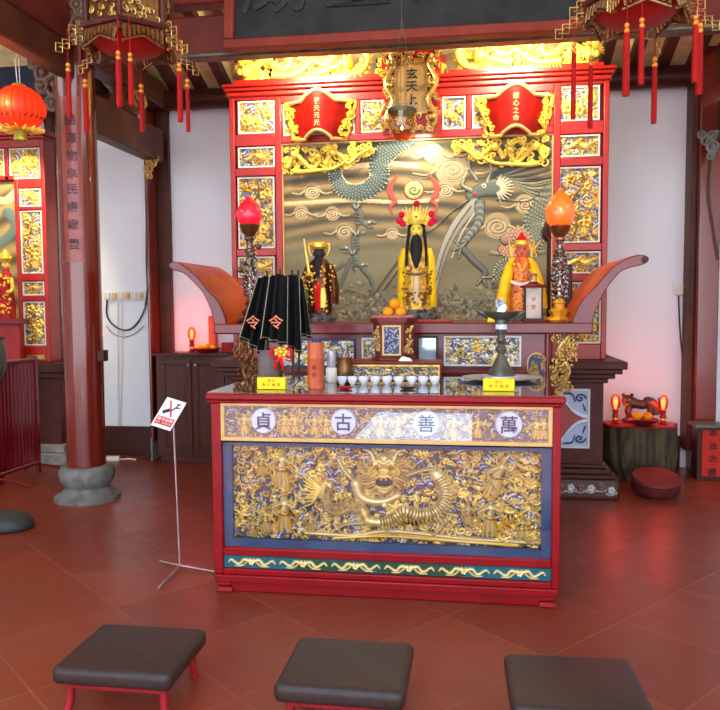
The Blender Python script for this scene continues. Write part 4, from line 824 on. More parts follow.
MB().box(ix0-.0, ix1+.0, YT+.02, YT+.026, zm0, zm1).build('glass_pane', 'front_glass', tb)
MB().box(ix0+.022, ix1-.022, YT+.001, YT+.004, zu0+.022, zu1-.022).build('glass_pane', 'glass', tb)
# lower teal band with gilt scrolls
zl1, zl0 = TZ(563), TZ(575); lr = Relief(0, 0, BW, (zl1-zl0)/k, (14, 92, 104), .45); LH = (zl1-zl0)/k
for i in range(30): lr.dot(BW*.5+rng.uniform(-1, 1)*BW*.25, rng.uniform(0, LH), 9, .0005, (30, 70, 50), 0, force=True)
for c_ in np.linspace(.09, .91, 6):
    u = c_*BW
    for s_ in (-1, 1):
        lr.stroke([(u, LH*.5), (u+s_*8, LH*.3), (u+s_*14, LH*.7), (u+s_*22, LH*.35), (u+s_*25, LH*.55)], 1.9, 1, .012, (226, 206, 134), .35)
        lr.stroke([(u+s_*2, LH*.25), (u+s_*10, LH*.8), (u+s_*18, LH*.85)], 1.3, .7, .01, (206, 186, 120), .35)
    for a in range(5): lr.dot(u+2*math.cos(a*1.26), LH*.5+2*math.sin(a*1.26), 1.6, .015, (236, 218, 150), .35)
lo = MB().box(ix0, ix1, YT+.02, YT+.03, zl0, zl1).build('teal_band', 'teal', tb); lr.build('relief_carving', lo, (ix0, ix1, zl0, zl1), YT+.016)
# ------------------------------------------------------------------ things on the offering table
ZG = ZT+.008
def on(px, py): p = PZ(px, py, ZG); return p
# black command flags in a pot
p = on(270, 386); pot = thing('flag_pot', 'grey cylindrical pot holding the black flags behind the left yellow sign', 'pot', tuple(p)); s = p[1]/760
MB(Matrix.Translation(p)).lathe([(.06, 0), (.068, .01), (.07, .2), (.078, .21), (.072, .215), (.066, .2), (.06, .02)], n=28).build('pot_body', mat('pot_grey', (120, 112, 112), .3, .2), pot)
g = MB(); c = PY(281, 352, p[1]-.1); 
for i in range(7): g.ball((c[0]+.03*math.cos(i*.9), c[1], c[2]+.022*math.sin(i*.9)), .014, 9, 6)
g.ball(tuple(c), .02, 10, 7); g.build('gilt_rosette', 'gold', pot)
g = MB()
for k_ in (-1, 1): g.tube([(c[0], c[1], c[2]-.02), (c[0]+k_*.015-.01, c[1]-.01, c[2]-.06), (c[0]+k_*.028-.015, c[1], c[2]-.1)], .012, 8, r1=.008, flat=.4, smooth=8)
for k_ in (-1, 1): g.tube([(c[0], c[1], c[2]), (c[0]+k_*.05, c[1], c[2]+.02), (c[0]+k_*.055, c[1], c[2]-.03), (c[0], c[1], c[2]-.01)], .009, 6, smooth=12)
g.build('red_ribbon', 'pompom_red', pot)
M['trim_pale'] = mat('trim_pale', (150, 148, 126), .6)
def flag(label, tops, bots, yoff, emb=None):
    t = thing('command_flag', label, 'flag', (p[0], p[1]+yoff, p[2]+.2), 'black flags in the pot'); Yf = p[1]+yoff; nn = 26; V = []; rows = 8
    top = catmull([PY(a, b, Yf) for a, b in tops], nn); bot = catmull([PY(a, b, Yf) for a, b in bots], nn)
    for o in (0, .012):
        for j in range(rows+1):
            v = j/rows
            for i in range(nn): a = top[i]*(1-v)+bot[i]*v; V.append((a[0], a[1]-.035*math.sin(i*.75)*(.4+.6*v)-o-.05*v, a[2]))
    L = nn; N = (rows+1)*L; Fc = []
    for o in (0, N): Fc += [(o+j*L+i, o+j*L+i+1, o+(j+1)*L+i+1, o+(j+1)*L+i) for j in range(rows) for i in range(L-1)]
    for j in (0, rows): Fc += [(j*L+i, j*L+i+1, N+j*L+i+1, N+j*L+i) for i in range(L-1)]
    for i in (0, L-1): Fc += [(j*L+i, (j+1)*L+i, N+(j+1)*L+i, N+j*L+i) for j in range(rows)]
    MB().add(V, Fc).build('cloth', 'black_cloth', t, ang=80)
    tr = MB(); Vb = [V[N+rows*L+i] for i in range(nn)]
    for e in (1, nn-2): tr.tube([np.array(V[N+j*L+e])+np.array((0, -.004, 0)) for j in range(rows+1)], .0028, 6)
    tr.tube([np.array(a)+np.array((0, -.004, .014)) for a in Vb], .003, 6); tr.build('gold_trim', 'trim_pale', t)
    po = MB(); po.tube([(float(top[nn//2][0]), Yf+.02, p[2]+.03), (float(top[nn//2][0]), Yf+.02, float(top[nn//2][2])+.03)], .007, 8); po.build('pole', 'dark_wood', t)
    if emb:
        g = MB(); c = PY(*emb, Yf-.12); put_text(g, '令', 15*s, (c[0], c[1]+.0, c[2])); g.build('embroidered_character', 'text_emb', t)
M['text_emb'] = mat('embroidery', (206, 120, 84), .6)
flag('leftmost black flag with gold trim, left edge beside the gilt bracket', [(258, 279), (266, 276), (274, 279)], [(243, 336), (256, 347), (267, 356)], .02, (253, 322))
flag('middle black flag with an embroidered orange character facing forward', [(270, 277), (279, 274), (289, 277)], [(264, 338), (276, 342), (290, 345)], -.04, (276, 322))
flag('right black flag with two long pale trim lines slanting down', [(282, 277), (291, 275), (300, 277)], [(281, 340), (294, 348), (304, 354)], .03)
flag('rearmost black flag spreading to the right beside the dark armoured statue', [(288, 276), (297, 275), (304, 281)], [(292, 334), (306, 336), (314, 338)], .12)
# yellow signs
def ysign(px0, px1, pb, label):
    a, b_ = on(px0, pb), on(px1, pb); t = thing('yellow_sign', label, 'sign', ((a[0]+b_[0])/2, a[1]+.02, ZG)); h = .068
    MB().box(a[0], b_[0], a[1], a[1]+.035, ZG, ZG+h).build('block', 'yellow_plastic', t, bevel=.004)
    g = MB(); cx = (a[0]+b_[0])/2; put_text(g, '請勿', .017, (cx, a[1]-.0005, ZG+.05), .022); put_text(g, '動手觸摸', .019, (cx, a[1]-.0005, ZG+.027), .029); g.build('lettering', 'text_orange', t)
ysign(257, 286, 389.3, 'yellow sign block standing in front of the black flags')
ysign(483, 514.5, 391, 'yellow sign block standing in front of the bronze oil lamp')
# fortune stick container
a = on(316, 388); t = thing('incense_tube', 'reddish brown bamboo tube standing left of the white cups', 'container', tuple(a)); r = 8.3*a[1]/760
MB(Matrix.Translation(a)).lathe([(r, 0), (r, .165), (r*1.04, .168), (r*1.04, .176), (r, .179), (r, .262), (r*.9, .262), (r*.9, .2)], n=28).build('tube', 'bamboo', t)
g = MB(); V = []; put_text(g, '靈簽', .03, (a[0], a[1]-r-.001, a[2]+.1), .04, True); g.build('faint_characters', 'leg_red', t)
st = MB(); 
for i in range(14): st.box(a[0]+.02*math.cos(i)-.003, a[0]+.02*math.cos(i)+.003, a[1]+.02*math.sin(i*1.7)-.002, a[1]+.02*math.sin(i*1.7)+.002, a[2]+.18, a[2]+.275)
tag(st.build('fortune_sticks', 'blue_ground'), 'bundle of blue tipped sticks inside the bamboo tube', 'sticks'); COL.objects['fortune_sticks']['kind'] = 'stuff'
a = on(330, 383); t = thing('silver_cup', 'tall silver cup on a pale tin right of the bamboo tube', 'cup', (a[0], a[1]+.05, ZG))
MB(Matrix.Translation((a[0], a[1]+.05, ZG))).lathe([(.03, 0), (.034, .01), (.034, .085), (.03, .09)], n=24).build('tin', 'white_plastic', t)
MB(Matrix.Translation((a[0], a[1]+.05, ZG+.09))).lathe([(.02, 0), (.026, .01), (.03, .1), (.027, .1), (.022, .015)], n=24).build('cup_body', 'steel', t)
a = on(337, 384); t = tag(MB(Matrix.Translation((a[0]+.02, a[1]+.14, ZG))).lathe([(.04, 0), (.05, .02), (.05, .1), (.042, .12), (.05, .15), (.045, .15), (.036, .12)], n=24).build('brass_jar', 'dark_gold'), 'dark brass jar behind the silver cup on the table', 'jar')
# white cups
c0 = None; cups = [342, 352.5, 363.5, 375.3, 387, 398.7, 411.6, 423, 434.7]
names = ['leftmost of the nine white cups, nearest the silver cup', 'second white cup from the left end of the row', 'third white cup from the left in the row', 'fourth white cup from the left in the row', 'middle one of the nine white cups', 'fourth white cup from the right in the row', 'third white cup from the right in the row', 'second white cup from the right end of the row', 'rightmost of the nine white cups, nearest the oil lamp']
for px, nm in zip(cups, names):
    a = on(px, 384.3)
    if c0 is None:
        c0 = tag(MB(Matrix.Translation(a)).lathe([(.014, 0), (.016, .006), (.026, .016), (.03, .032), (.031, .046), (.0285, .046), (.026, .03), (.018, .012)], n=24).build('wine_cup', 'white_china'), nm, 'cup', 'white cups in a row'); a0 = a
    else:
        c = copy_tree(c0); c.location = Vector(c0.location)+Vector(tuple(a-a0)); tag(c, nm, 'cup', 'white cups in a row')
# gilt stand behind the cups with the incense box
a, b_ = on(341, 381), on(442, 381); ys = a[1]+.07; x0, x1 = PY(342, 372, ys)[0], PY(441, 372, ys)[0]; zs_ = PY(390, 361.5, ys)[2]
t = thing('gilt_stand', 'long low gilt carved stand behind the nine white cups', 'stand', ((x0+x1)/2, ys+.08, ZG))
MB().box(x0, x1, ys, ys+.22, ZG, zs_-.012).build('body', 'dark_wood', t); MB().box(x0-.01, x1+.01, ys-.012, ys+.23, zs_-.012, zs_).build('top', 'stump_top', t, bevel=.003)
carved((x0, x1, ZG, zs_-.012), ((x1-x0)/.0055, (zs_-ZG)/.0055), (80, 60, 50), .014, t, 1.5, 400, 'old_gold', Y=ys-.008, cols=(GOLD, LGOLD, DGOLD, (90, 110, 100), TAN), blue=.1, size=(1.5, 3.2))
yc = ys+.12; bs = yc/760; bx = PY(393, 358, yc)[0]; hx = PY(393, 318, yc)[2]-zs_
t = thing('incense_box', 'wooden incense box with carved faces carrying three oranges', 'incense box', (bx, yc, zs_))
def hexa(w0, w1, z): return [(bx-w0, yc+.02, z), (bx-w1, yc-.07, z), (bx+w1, yc-.07, z), (bx+w0, yc+.02, z), (bx+w0, yc+.1, z), (bx-w0, yc+.1, z)]
def hexprism(z0, z1, a0, a1, c0_, c1_): return [hexa(a0, a1, z0)+hexa(c0_, c1_, z1), [(5, 4, 3, 2, 1, 0), (6, 7, 8, 9, 10, 11)]+[(i, (i+1) % 6, (i+1) % 6+6, i+6) for i in range(6)]]
b = MB(); b.add(*hexprism(zs_, zs_+.02, 21.5*bs, 13*bs, 21.5*bs, 13*bs)); b.add(*hexprism(zs_+.02, zs_+hx-.03, 18.5*bs, 11.5*bs, 20.5*bs, 12*bs)); b.add(*hexprism(zs_+hx-.03, zs_+hx, 23.5*bs, 14*bs, 23.5*bs, 14*bs)); b.build('box_body', mat('box_red', (104, 40, 30), .45), t, bevel=.003)
w0 = 9.2*bs; fz0, fz1 = zs_+.035, zs_+hx-.045
fp = MB().frame(bx-w0, bx+w0, fz0, fz1, .01, yc-.084, yc-.07).build('front_panel', 'frame_tan', t); Rr = Relief(0, 0, 20, 44, (50, 56, 92), .4); Rr.ornate(120, .008, 9, (1.2, 2.4), ((150, 150, 170), (60, 70, 110), TAN), .3); Rr.build('relief_carving', fp, (bx-w0+.009, bx+w0-.009, fz0+.009, fz1-.009), yc-.0745)
for k_ in (-1, 1):
    g = MB(); rr = random.Random(k_+9)
    for i in range(34):
        tt = rr.uniform(.12, .88); z = rr.uniform(fz0+.01, fz1-.01); x = bx+k_*(12+8*tt)*bs; y = yc-.07+.09*tt-.006; r = rr.uniform(.008, .014); a_ = rr.uniform(0, 6)
        g.tube([(x+r*(1-q_*.8)*math.cos(a_+q_*6), y, z+r*(1-q_*.8)*math.sin(a_+q_*6)) for q_ in np.linspace(0, 1, 8)], .004, 5)
    g.build('side_carving', 'old_gold', t)
g = MB()
g.tube([(bx+u*20*bs, yc-.068+.02*abs(u)**3, zs_+hx+.004+.007*abs(math.sin(u*9))) for u in np.linspace(-1, 1, 46)], .011, 8)
g.build('scalloped_rim', mat('rim_pink', (176, 96, 90), .5), t)
for i, (px, py, dy, nm) in enumerate(((388, 306, -.03, 'left orange of the three on the incense box'), (400.5, 306, -.03, 'right orange of the three on the incense box'), (394.5, 299.5, 0, 'top orange resting on the other two'))):
    r = 5.6*bs; z = zs_+hx+.002+r if i < 2 else zs_+hx+.002+r*2.45; x = PY(px, py, yc+dy)[0]
    tag(MB().ball((x, yc+dy, z), r, 20, 13, rz=r*.94).build('orange', 'orange_fruit'), nm, 'orange', 'oranges on the incense box')
a = PY(405, 358, ys+.02); tag(MB().add([(a[0]-.045, ys+.01, zs_+.001), (a[0]+.05, ys+.01, zs_+.001), (a[0]+.045, ys+.05, zs_+.001), (a[0]-.03, ys+.05, zs_+.001), (a[0]-.02, ys+.02, zs_+.03), (a[0]+.04, ys+.02, zs_+.014), (a[0]+.03, ys+.045, zs_+.02), (a[0]-.015, ys+.045, zs_+.032)], [(0, 3, 2, 1), (4, 5, 6, 7), (0, 1, 5, 4), (1, 2, 6, 5), (2, 3, 7, 6), (3, 0, 4, 7)]).build('folded_cloth', 'white_paper', bevel=.004), 'small crumpled white cloth on the gilt stand', 'cloth')
for px, w_ in ((345, 5), (408, 3)):
    a = on(px, 389); tag(MB(Matrix.Translation(a)).lathe([(.02, 0), (.034, .006), (.036, .012), (.02, .016)], n=16, sx=1.3, sy=.6).build('divination_block', 'cloth_red' if px < 400 else 'dark_wood', bevel=.001), 'small red wooden crescent block lying %s' % ('in front of the left cups' if px < 400 else 'in front of the right cups'), 'block')
# steel tray and bronze oil lamp
a = on(501, 381); Yo = a[1]+.05; so = Yo/760; cx = PY(501, 381, Yo)[0]
tr_ = tag(MB(Matrix.Translation((cx, Yo, ZG))).lathe([(.15, 0), (.17, .004), (.235, .016), (.24, .022), (.232, .022), (.165, .01), (.1, .008)], n=48, sy=.8).build('steel_tray', 'steel'), 'wide round polished steel tray under the bronze oil lamp', 'tray')
t = thing('oil_lamp', 'dark bronze oil lamp with a bird beak bowl and burning wick', 'oil lamp', (cx, Yo, ZG+.012)); mt = Matrix.Translation((cx, Yo, ZG+.012))
MB(mt).lathe([(19*so, 0), (19*so, 3*so), (12*so, 3.5*so)], n=32).build('steel_plinth', 'steel', t)
MB(mt).lathe([(13.5*so, 3.5*so), (13*so, 6*so), (9.5*so, 11*so), (7*so, 16*so), (5*so, 20*so), (3*so, 24*so), (5*so, 27*so), (5.6*so, 29*so), (4*so, 32*so), (3*so, 34*so), (5*so, 37*so), (3.6*so, 40*so), (4.2*so, 45*so), (5.5*so, 48*so), (5.5*so, 53*so), (6.5*so, 54*so), (6*so, 58*so)], n=28).build('stem', 'bronze', t)
MB(mt).lathe([(5.7*so, 48.5*so), (5.8*so, 49*so), (5.8*so, 54*so), (5.7*so, 54.5*so)], n=24).build('paper_band', 'roundel_white', t)
b = MB(mt); b.lathe([(5*so, 57*so), (12*so, 60*so), (17*so, 64*so), (17.6*so, 66*so), (15*so, 65*so), (8*so, 62*so)], n=32, sy=.8); b.tube([(-12*so, 0, 62*so), (-20*so, 0, 65*so), (-25*so, 0, 68.5*so)], 4.5*so, 10, r1=.8*so, flat=.5, smooth=10); b.tube([(12*so, 0, 62*so), (19*so, 0, 64*so), (23*so, 0, 66*so)], 4*so, 10, r1=1*so, flat=.5, smooth=8); b.build('bowl', 'bronze', t)
MB(mt).tube([(-1*so, 0, 63*so), (0, 0, 67*so), (2.4*so, 0, 70*so), (3.4*so, 0, 72*so)], lambda q_: so*(2.6*math.sin(PI*min(1, .25+q_*.75))+.3), 10, smooth=12).build('flame', 'flame', t)
# ------------------------------------------------------------------ on the long altar: red-globe lamp stands
ZS = zs1+.001
def lampstand(px, pb, label, glob, Y, bm, sm):
    s = Y/760; c = PY(px, pb, Y); t = thing('altar_lamp', label, 'lamp', (c[0], Y, ZS), 'globe lamps at the two ends of the altar'); top = (pb and PY(px, 190 if px > 400 else 197, Y)[2]-ZS); gh = (36 if px > 400 else 30)*s; H_ = top-gh; mt = Matrix.Translation((c[0], Y, ZS)); u = H_/100
    MB(mt).lathe([(13*s, 0), (14*s, 1.5*u), (11*s, 4*u), (7*s, 6*u), (8.5*s, 8*u), (9.5*s, 11*u), (5*s, 15*u), (4.5*s, 18*u), (6*s, 20*u), (3.5*s, 24*u)], n=24, wob=lambda a, z: .07*math.cos(8*a)).build('base', bm, t)
    MB(mt).lathe([(3.2*s, 22*u), (3.6*s, 40*u), (3.2*s, 70*u), (5*s, 73*u), (5.4*s, 76*u), (3.4*s, 78*u), (3.2*s, 84*u), (5*s, 87*u), (4*s, 90*u)], n=20).build('post', sm, t)
    g = MB(mt); rr = random.Random(px); g.tube([((4.8*s)*math.cos(a), (4.8*s)*math.sin(a), (24+a*2.35)*u) for a in np.linspace(0, 20, 110)], 1.9*s, 7)
    for i in range(90): a, z = rr.uniform(0, 6.28), rr.uniform(24, 72)*u; r = rr.uniform(1.3, 2.6)*s; g.tube([(math.cos(a)*6.2*s+r*(1-q_*.7)*math.cos(q_*6+a), math.sin(a)*6.2*s, z+r*(1-q_*.7)*math.sin(q_*6+a)) for q_ in np.linspace(0, 1, 7)], .6*s, 5)
    g.build('coiled_dragon', 'silver_carved', t)
    if px < 400:
        g = MB(mt); 
        for k_, zz in ((1, 76), (-1, 52)): g.tube([(0, 0, zz*u), (k_*7*s, -.02, (zz+4)*u), (k_*11*s, -.02, (zz+1)*u), (k_*13*s, -.02, (zz+5)*u)], 1.8*s, 8, r1=.6*s, smooth=12); g.ball((k_*10*s, -.02, (zz+3)*u), 3*s, 10, 7)
        g.build('dragon_head_arm', 'dark_gold', t)
    MB(mt).lathe([(3*s, 88*u), (5*s, 91*u), (8*s, 95*u), (10.5*s, H_+1*s), (9.5*s, H_+2.5*s), (4*s, H_)], n=24).build('cup', 'dark_gold', t)
    gw = (14 if px > 400 else 13)*s
    pr = [(.62, 0), (.86, .1), (1., .3), (.97, .48), (.8, .65), (.5, .8), (.22, .91), (.07, 1.)]
    MB(mt).lathe([(gw*a, H_+1.5*s+gh*b_) for a, b_ in pr], n=32, wob=lambda a, z: .03*math.cos(8*a)*max(0, min(1, (z-H_)/gh))).build('lotus_globe', glob, t, ang=60)
    return t
lampstand(251, 322, 'tall silver dragon lamp with a pink red globe at the left', 'bulb_red', 5.62, 'dark_gold', 'silver_carved')
lampstand(559, 322, 'tall dragon lamp with an orange globe at the right', 'bulb_orange', 5.62, 'gold', 'silver_carved')
# dark tablet stands beside the right lamp
a = PY(566, 300, 5.95); tag(MB().box(a[0]-.03, a[0]+.04, 5.9, 5.96, ZS, ZS+.42).build('dark_tablet', 'dark_wood', bevel=.01), 'dark red wooden tablet standing behind the orange lamp', 'tablet')
b = MB(); c = PY(549, 240, 6.05); b.tube([(c[0], 6.05, ZS), (c[0], 6.05, c[2]+.1)], .016, 8); b.tube([(c[0], 6.05, c[2]), (c[0]-.03, 6.05, c[2]+.05), (c[0], 6.05, c[2]+.12)], .03, 8, smooth=8); tag(b.build('wooden_halberd', 'dark_wood'), 'slim dark halberd upright between right statue and orange lamp', 'halberd')
# small white lantern box
c = PY(533, 322, 5.5); s = 5.5/760; t = thing('box_lantern', 'small white sided lantern box with a dark red roof on the altar', 'lantern', (c[0], 5.5, ZS)); mt = Matrix.Translation((c[0], 5.5, ZS)) @ Matrix.Scale(s, 4)
b = MB(mt); b.box(-9.5, 9.5, -7, 7, 0, 3.5)
for i in (-1, 1):
    for j in (-1, 1): b.box(i*8-.8, i*8+.8, j*6-.8, j*6+.8, 3.5, 34)
b.build('wooden_frame', 'dark_wood', t, bevel=.002)
MB(mt).box(-7.4, 7.4, -6, 6, 3.5, 33).build('paper_side', mat('lantern_paper', (190, 176, 164), .6), t)
g = MB(mt); put_text(g, '平安', 5, (0, -6.2, 18), 7, True); g.build('small_marks', 'leg_red', t)
b = MB(mt); b.lathe([(13, 33), (12.5, 35), (6, 37), (4, 39)], n=4); b.box(-3.5, -2, -1, 1, 38, 46); b.box(2, 3.5, -1, 1, 38, 46); b.box(-3.5, 3.5, -1, 1, 45, 47); b.build('roof', 'shelf_red', t)
c = PY(491, 320, 5.42); tag(MB().box(c[0]-.025, c[0]+.025, 5.4, 5.42, ZS, ZS+.04).build('yellow_label', 'yellow_plastic', bevel=.003), 'tiny yellow label standing behind the oil lamp', 'label')
# lacquer tray under the middle statue
c = PY(412, 325, 5.45); tag(MB().box(c[0]-.2, c[0]+.28, 5.42, 5.7, ZS, ZS+.018).build('lacquer_tray', 'screen_red', bevel=.005), 'thin red lacquer board lying in front of the middle statue', 'board')
# ------------------------------------------------------------------ statues
def face(mb, z, r, y=0, m=None):
    mb.ball((0, y, z), r, 20, 14, ry=r*.95, rz=r*1.25)
    mb.ball((0, y-r*.95, z-r*.15), r*.2, 8, 6, rz=r*.34)
    for k_ in (-1, 1): mb.ball((k_*r*.98, y, z-.1*r), r*.2, 8, 6, rz=r*.42)
def features(mt, t, z, r, y):
    b = MB(mt)
    for k_ in (-1, 1): b.ball((k_*r*.38, y-r*.86, z+r*.12), r*.14, 8, 6, rz=r*.08); b.tube([(k_*r*.18, y-r*.92, z+r*.32), (k_*r*.4, y-r*.9, z+r*.4), (k_*r*.62, y-r*.75, z+r*.32)], r*.05, 6, smooth=6)
    b.tube([(-r*.22, y-r*.88, z-r*.56), (0, y-r*.93, z-r*.6), (r*.22, y-r*.88, z-r*.56)], r*.05, 6, smooth=6); b.build('facial_features', 'ink', t)
def hand(mb, x, y, z, s, k_):
    mb.ball((x, y, z), 2.2*s, 9, 7, rz=2.6*s)
    for i in range(4): mb.tube([(x+(i-1.5)*1.*s, y-1.4*s, z+1*s), (x+(i-1.5)*1.05*s, y-2.6*s, z-.4*s), (x+(i-1.5)*1.*s, y-2*s, z-1.9*s)], .55*s, 6, smooth=6)
    mb.tube([(x+k_*1.6*s, y, z+1*s), (x+k_*2.6*s, y-1.4*s, z+1.6*s)], .6*s, 6)
# middle statue
Yc = 5.85; s = Yc/760; c = PY(417, 320, Yc); base = (c[0], Yc, ZS+.018*0); t = thing('deity_statue', 'middle statue in a yellow gold robe with a long black beard and gold crown', 'statue', base); mt = Matrix.Translation(base) @ Matrix.Scale(s, 4)
rk = MB(mt); rr = random.Random(2); rk.lathe([(20, 0), (21, 4), (18, 10), (14, 13)], n=30, sy=.7, wob=lambda a, z: .08*math.sin(5*a+z)+.05*math.cos(11*a))
for i in range(16): a = rr.uniform(0, 6.28); rk.ball((17*math.cos(a), 11*math.sin(a)-1, rr.uniform(2, 10)), rr.uniform(2.4, 4), 8, 6)
rk.build('rock_base', 'rock', t)
MB(mt).loft([(11, 0, 0, 16, 11), (16, 0, 0, 17, 11), (30, 0, 0, 15.5, 10), (46, 0, 0, 14, 9), (58, 0, 0, 15, 8.5), (68, 0, 0, 15, 8), (75, 0, 0, 11, 7), (79, 0, 0, 5, 4.5), (83, 0, -.5, 3.6, 3.6)], 48, .035, 11).build('robed_body', 'robe_gold', t)
cl = MB(mt)
for k_ in (-1, 1):
    cl.loft([(14, k_*14.5, 1, 4.6, 7), (30, k_*14.5, 0, 4.5, 7), (48, k_*14, -1, 4.5, 7), (62, k_*14, -1, 4.2, 6), (72, k_*11.5, 0, 3.5, 5)], 20, .08, 5)
cl.build('yellow_cape', 'yellow_cloth', t)
b = MB(mt); rr = random.Random(5)
for i in range(46): b.ball((rr.uniform(-10, 10), -10.2, 16+rr.random()*12), rr.uniform(.8, 1.7), 7, 5)
for i in range(26): b.ball((rr.choice((-1, 1))*rr.uniform(9, 15), -9, 22+rr.random()*28), rr.uniform(.7, 1.4), 7, 5)
b.tube([(-9, -9.6, 48), (0, -10.4, 46), (9, -9.6, 48)], 1.4, 8, smooth=10); b.build('robe_embroidery', 'dark_gold', t)
b = MB(mt); b.loft([(18, 0, -9.6, 3.6, 1.6), (32, 0, -9.8, 3.4, 1.6), (47, 0, -9.4, 3, 1.4)], 14); b.build('front_sash', mat('sash_pale', (196, 176, 132), .5, .1), t)
b = MB(mt); hand(b, -8, -9.5, 52, 1, 1); b.build('hand', 'skin_gold', t); b = MB(mt); hand(b, 7, -10.5, 33, 1, -1); b.build('hand', 'skin_gold', t)
b = MB(mt); face(b, 89, 6.4, -2.2); b.build('head', 'bright_gold', t); features(mt, t, 89, 6.4, -2.2)
b = MB(mt); b.loft([(84.5, 0, -7.6, 2.6, 1.2), (80, 0, -8.2, 5, 2.4), (70, 0, -9.2, 6, 2.6), (60, 0, -10.4, 4.2, 2), (52, 0, -10.6, 1.2, .8)], 20, .1, 8)
for k_ in (-1, 1): b.tube([(k_*6.4, -2, 95), (k_*8, -3.4, 84), (k_*9.4, -6, 70), (k_*9.8, -8, 54)], 1.9, 8, r1=1.2, smooth=14)
b.tube([(-6.4, -2, 92), (-4.5, -4.6, 95.5), (0, -6.4, 97), (4.5, -4.6, 95.5), (6.4, -2, 92)], 1.1, 8, smooth=14); b.build('beard_and_hair', 'beard', t)
b = MB(mt); b.lathe([(6.6, 95), (8.6, 98), (9, 103), (8, 107)], (0, -1, 0), 20)
for i in range(-4, 5): b.tube([(i*2.3, -4, 99), (i*3, -3, 106), (i*3.5, -2, 112-abs(i)*.4+(i % 2)*2)], 1.3, 6, r1=.5, smooth=8)
for k_ in (-1, 1):
    for q_ in range(4): b.ball((k_*(9+q_*1.5), -2, 96+q_*3), 2.4, 8, 6)
for i in range(14): b.ball((rr.uniform(-8, 8), -7, rr.uniform(97, 106)), 1.1, 7, 5)
b.build('crown', 'bright_gold', t); MB(mt).ball((0, -9.2, 102), 1.5, 8, 6).build('crown_jewel', 'pompom_red', t)
MB(mt).tube([(0, -2, 106), (0, -2, 113)], .5, 6).build('crown_wire', 'white_plastic', t)
for x, z, r in ((-14.5, 105, 3.4), (-17, 99, 3.2), (-13.5, 96, 3), (14.5, 105, 3.4), (17.5, 99, 3.2), (13.8, 96, 3)): MB(mt).ball((x, -3, z), r, 14, 10).build('crown_pompom', 'pompom', t)
MB(mt).ball((0, -2, 115.5), 3.3, 14, 10).build('crown_pompom', 'pompom_red', t)
# right statue
Yr = 5.8; s = Yr/760; c = PY(521, 320, Yr); base = (c[0], Yr, ZS); t = thing('deity_statue', 'right statue with pink face in a yellow robe and red pointed crown', 'statue', base); mt = Matrix.Translation(base) @ Matrix.Scale(s, 4)
MB(mt).lathe([(15, 0), (16, 3), (13, 8), (11, 10)], n=28, sy=.7, wob=lambda a, z: .08*math.sin(5*a)).build('rock_base', 'rock', t)
MB(mt).loft([(8, 0, 0, 13, 9), (22, 0, 0, 13, 9), (34, 0, 0, 11, 8), (42, 0, 0, 9.5, 7), (52, 0, 0, 11.5, 7.5), (60, 0, 0, 8.5, 6), (64, 0, 0, 4, 4)], 40, .04, 9).build('robed_body', mat('orange_robe', (216, 130, 50), .35, .3, var=.4, scale=40, rgb2=(190, 60, 30)), t)
b = MB(mt)
for k_ in (-1, 1):
    b.loft([(6 if k_ < 0 else 12, k_*18.5, -1, 6.4, 8), (24, k_*17.5, -2, 6.4, 8), (40, k_*14.5, -2, 5.6, 7), (54, k_*11, 0, 4.5, 5.5), (61, k_*7.5, 0, 3, 4)], 22, .07, 6)
b.build('yellow_cape', 'yellow_cloth', t)
b = MB(mt); b.tube([(-10.5, -7, 38), (0, -9.5, 35), (10.5, -7, 38)], 1.8, 8, smooth=12); b.build('belt', 'white_plastic', t)
b = MB(mt); rr = random.Random(8)
for i in range(44): b.ball((rr.uniform(-8, 8), -8.6, rr.uniform(10, 56)), rr.uniform(.8, 1.8), 7, 5)
b.tube([(-4, -8, 56), (0, -9, 48), (4, -8, 56)], 1.2, 8, smooth=8); b.build('gilt_armour', 'gold', t)
b = MB(mt); b.add([(-25, -9.5, 20), (-15, -9.5, 24), (-14, -9.5, 10), (-24, -9.5, 4), (-25, -7.5, 20), (-15, -7.5, 24), (-14, -7.5, 10), (-24, -7.5, 4)], [(0, 3, 2, 1), (4, 5, 6, 7), (0, 1, 5, 4), (1, 2, 6, 5), (2, 3, 7, 6), (3, 0, 4, 7)]); b.build('blue_cuff', mat('cuff_blue', (30, 110, 170), .5, var=.6, scale=40, rgb2=(220, 224, 220)), t, bevel=.003)
b = MB(mt); hand(b, -7, -9.5, 30, 1, 1); b.build('hand', 'skin_pink', t); b = MB(mt); hand(b, 8, -9, 44, 1, -1); b.build('hand', 'skin_pink', t)
b = MB(mt); face(b, 68, 6, -1); b.build('head', 'skin_pink', t); features(mt, t, 68, 6, -1)
b = MB(mt); b.lathe([(6.4, 72), (8, 74), (7.6, 77), (6, 78)], (0, -.5, 0), 20)
for k_ in (-1, 1): b.tube([(k_*6.5, -1, 74), (k_*9, -1, 70), (k_*9.5, -1, 62), (k_*12, -1, 74+4)], 1.5, 8, r1=.7, smooth=14)
b.tube([(14, -1, 62), (12.5, -3, 70), (18, -3, 77)], 1.2, 8, r1=.5, smooth=8); b.build('crown', 'gold', t)
MB(mt).lathe([(5.4, 77), (4.6, 80), (2.6, 83), (.6, 86)], (0, -.5, 0), 14).build('red_cap', 'pompom_red', t)
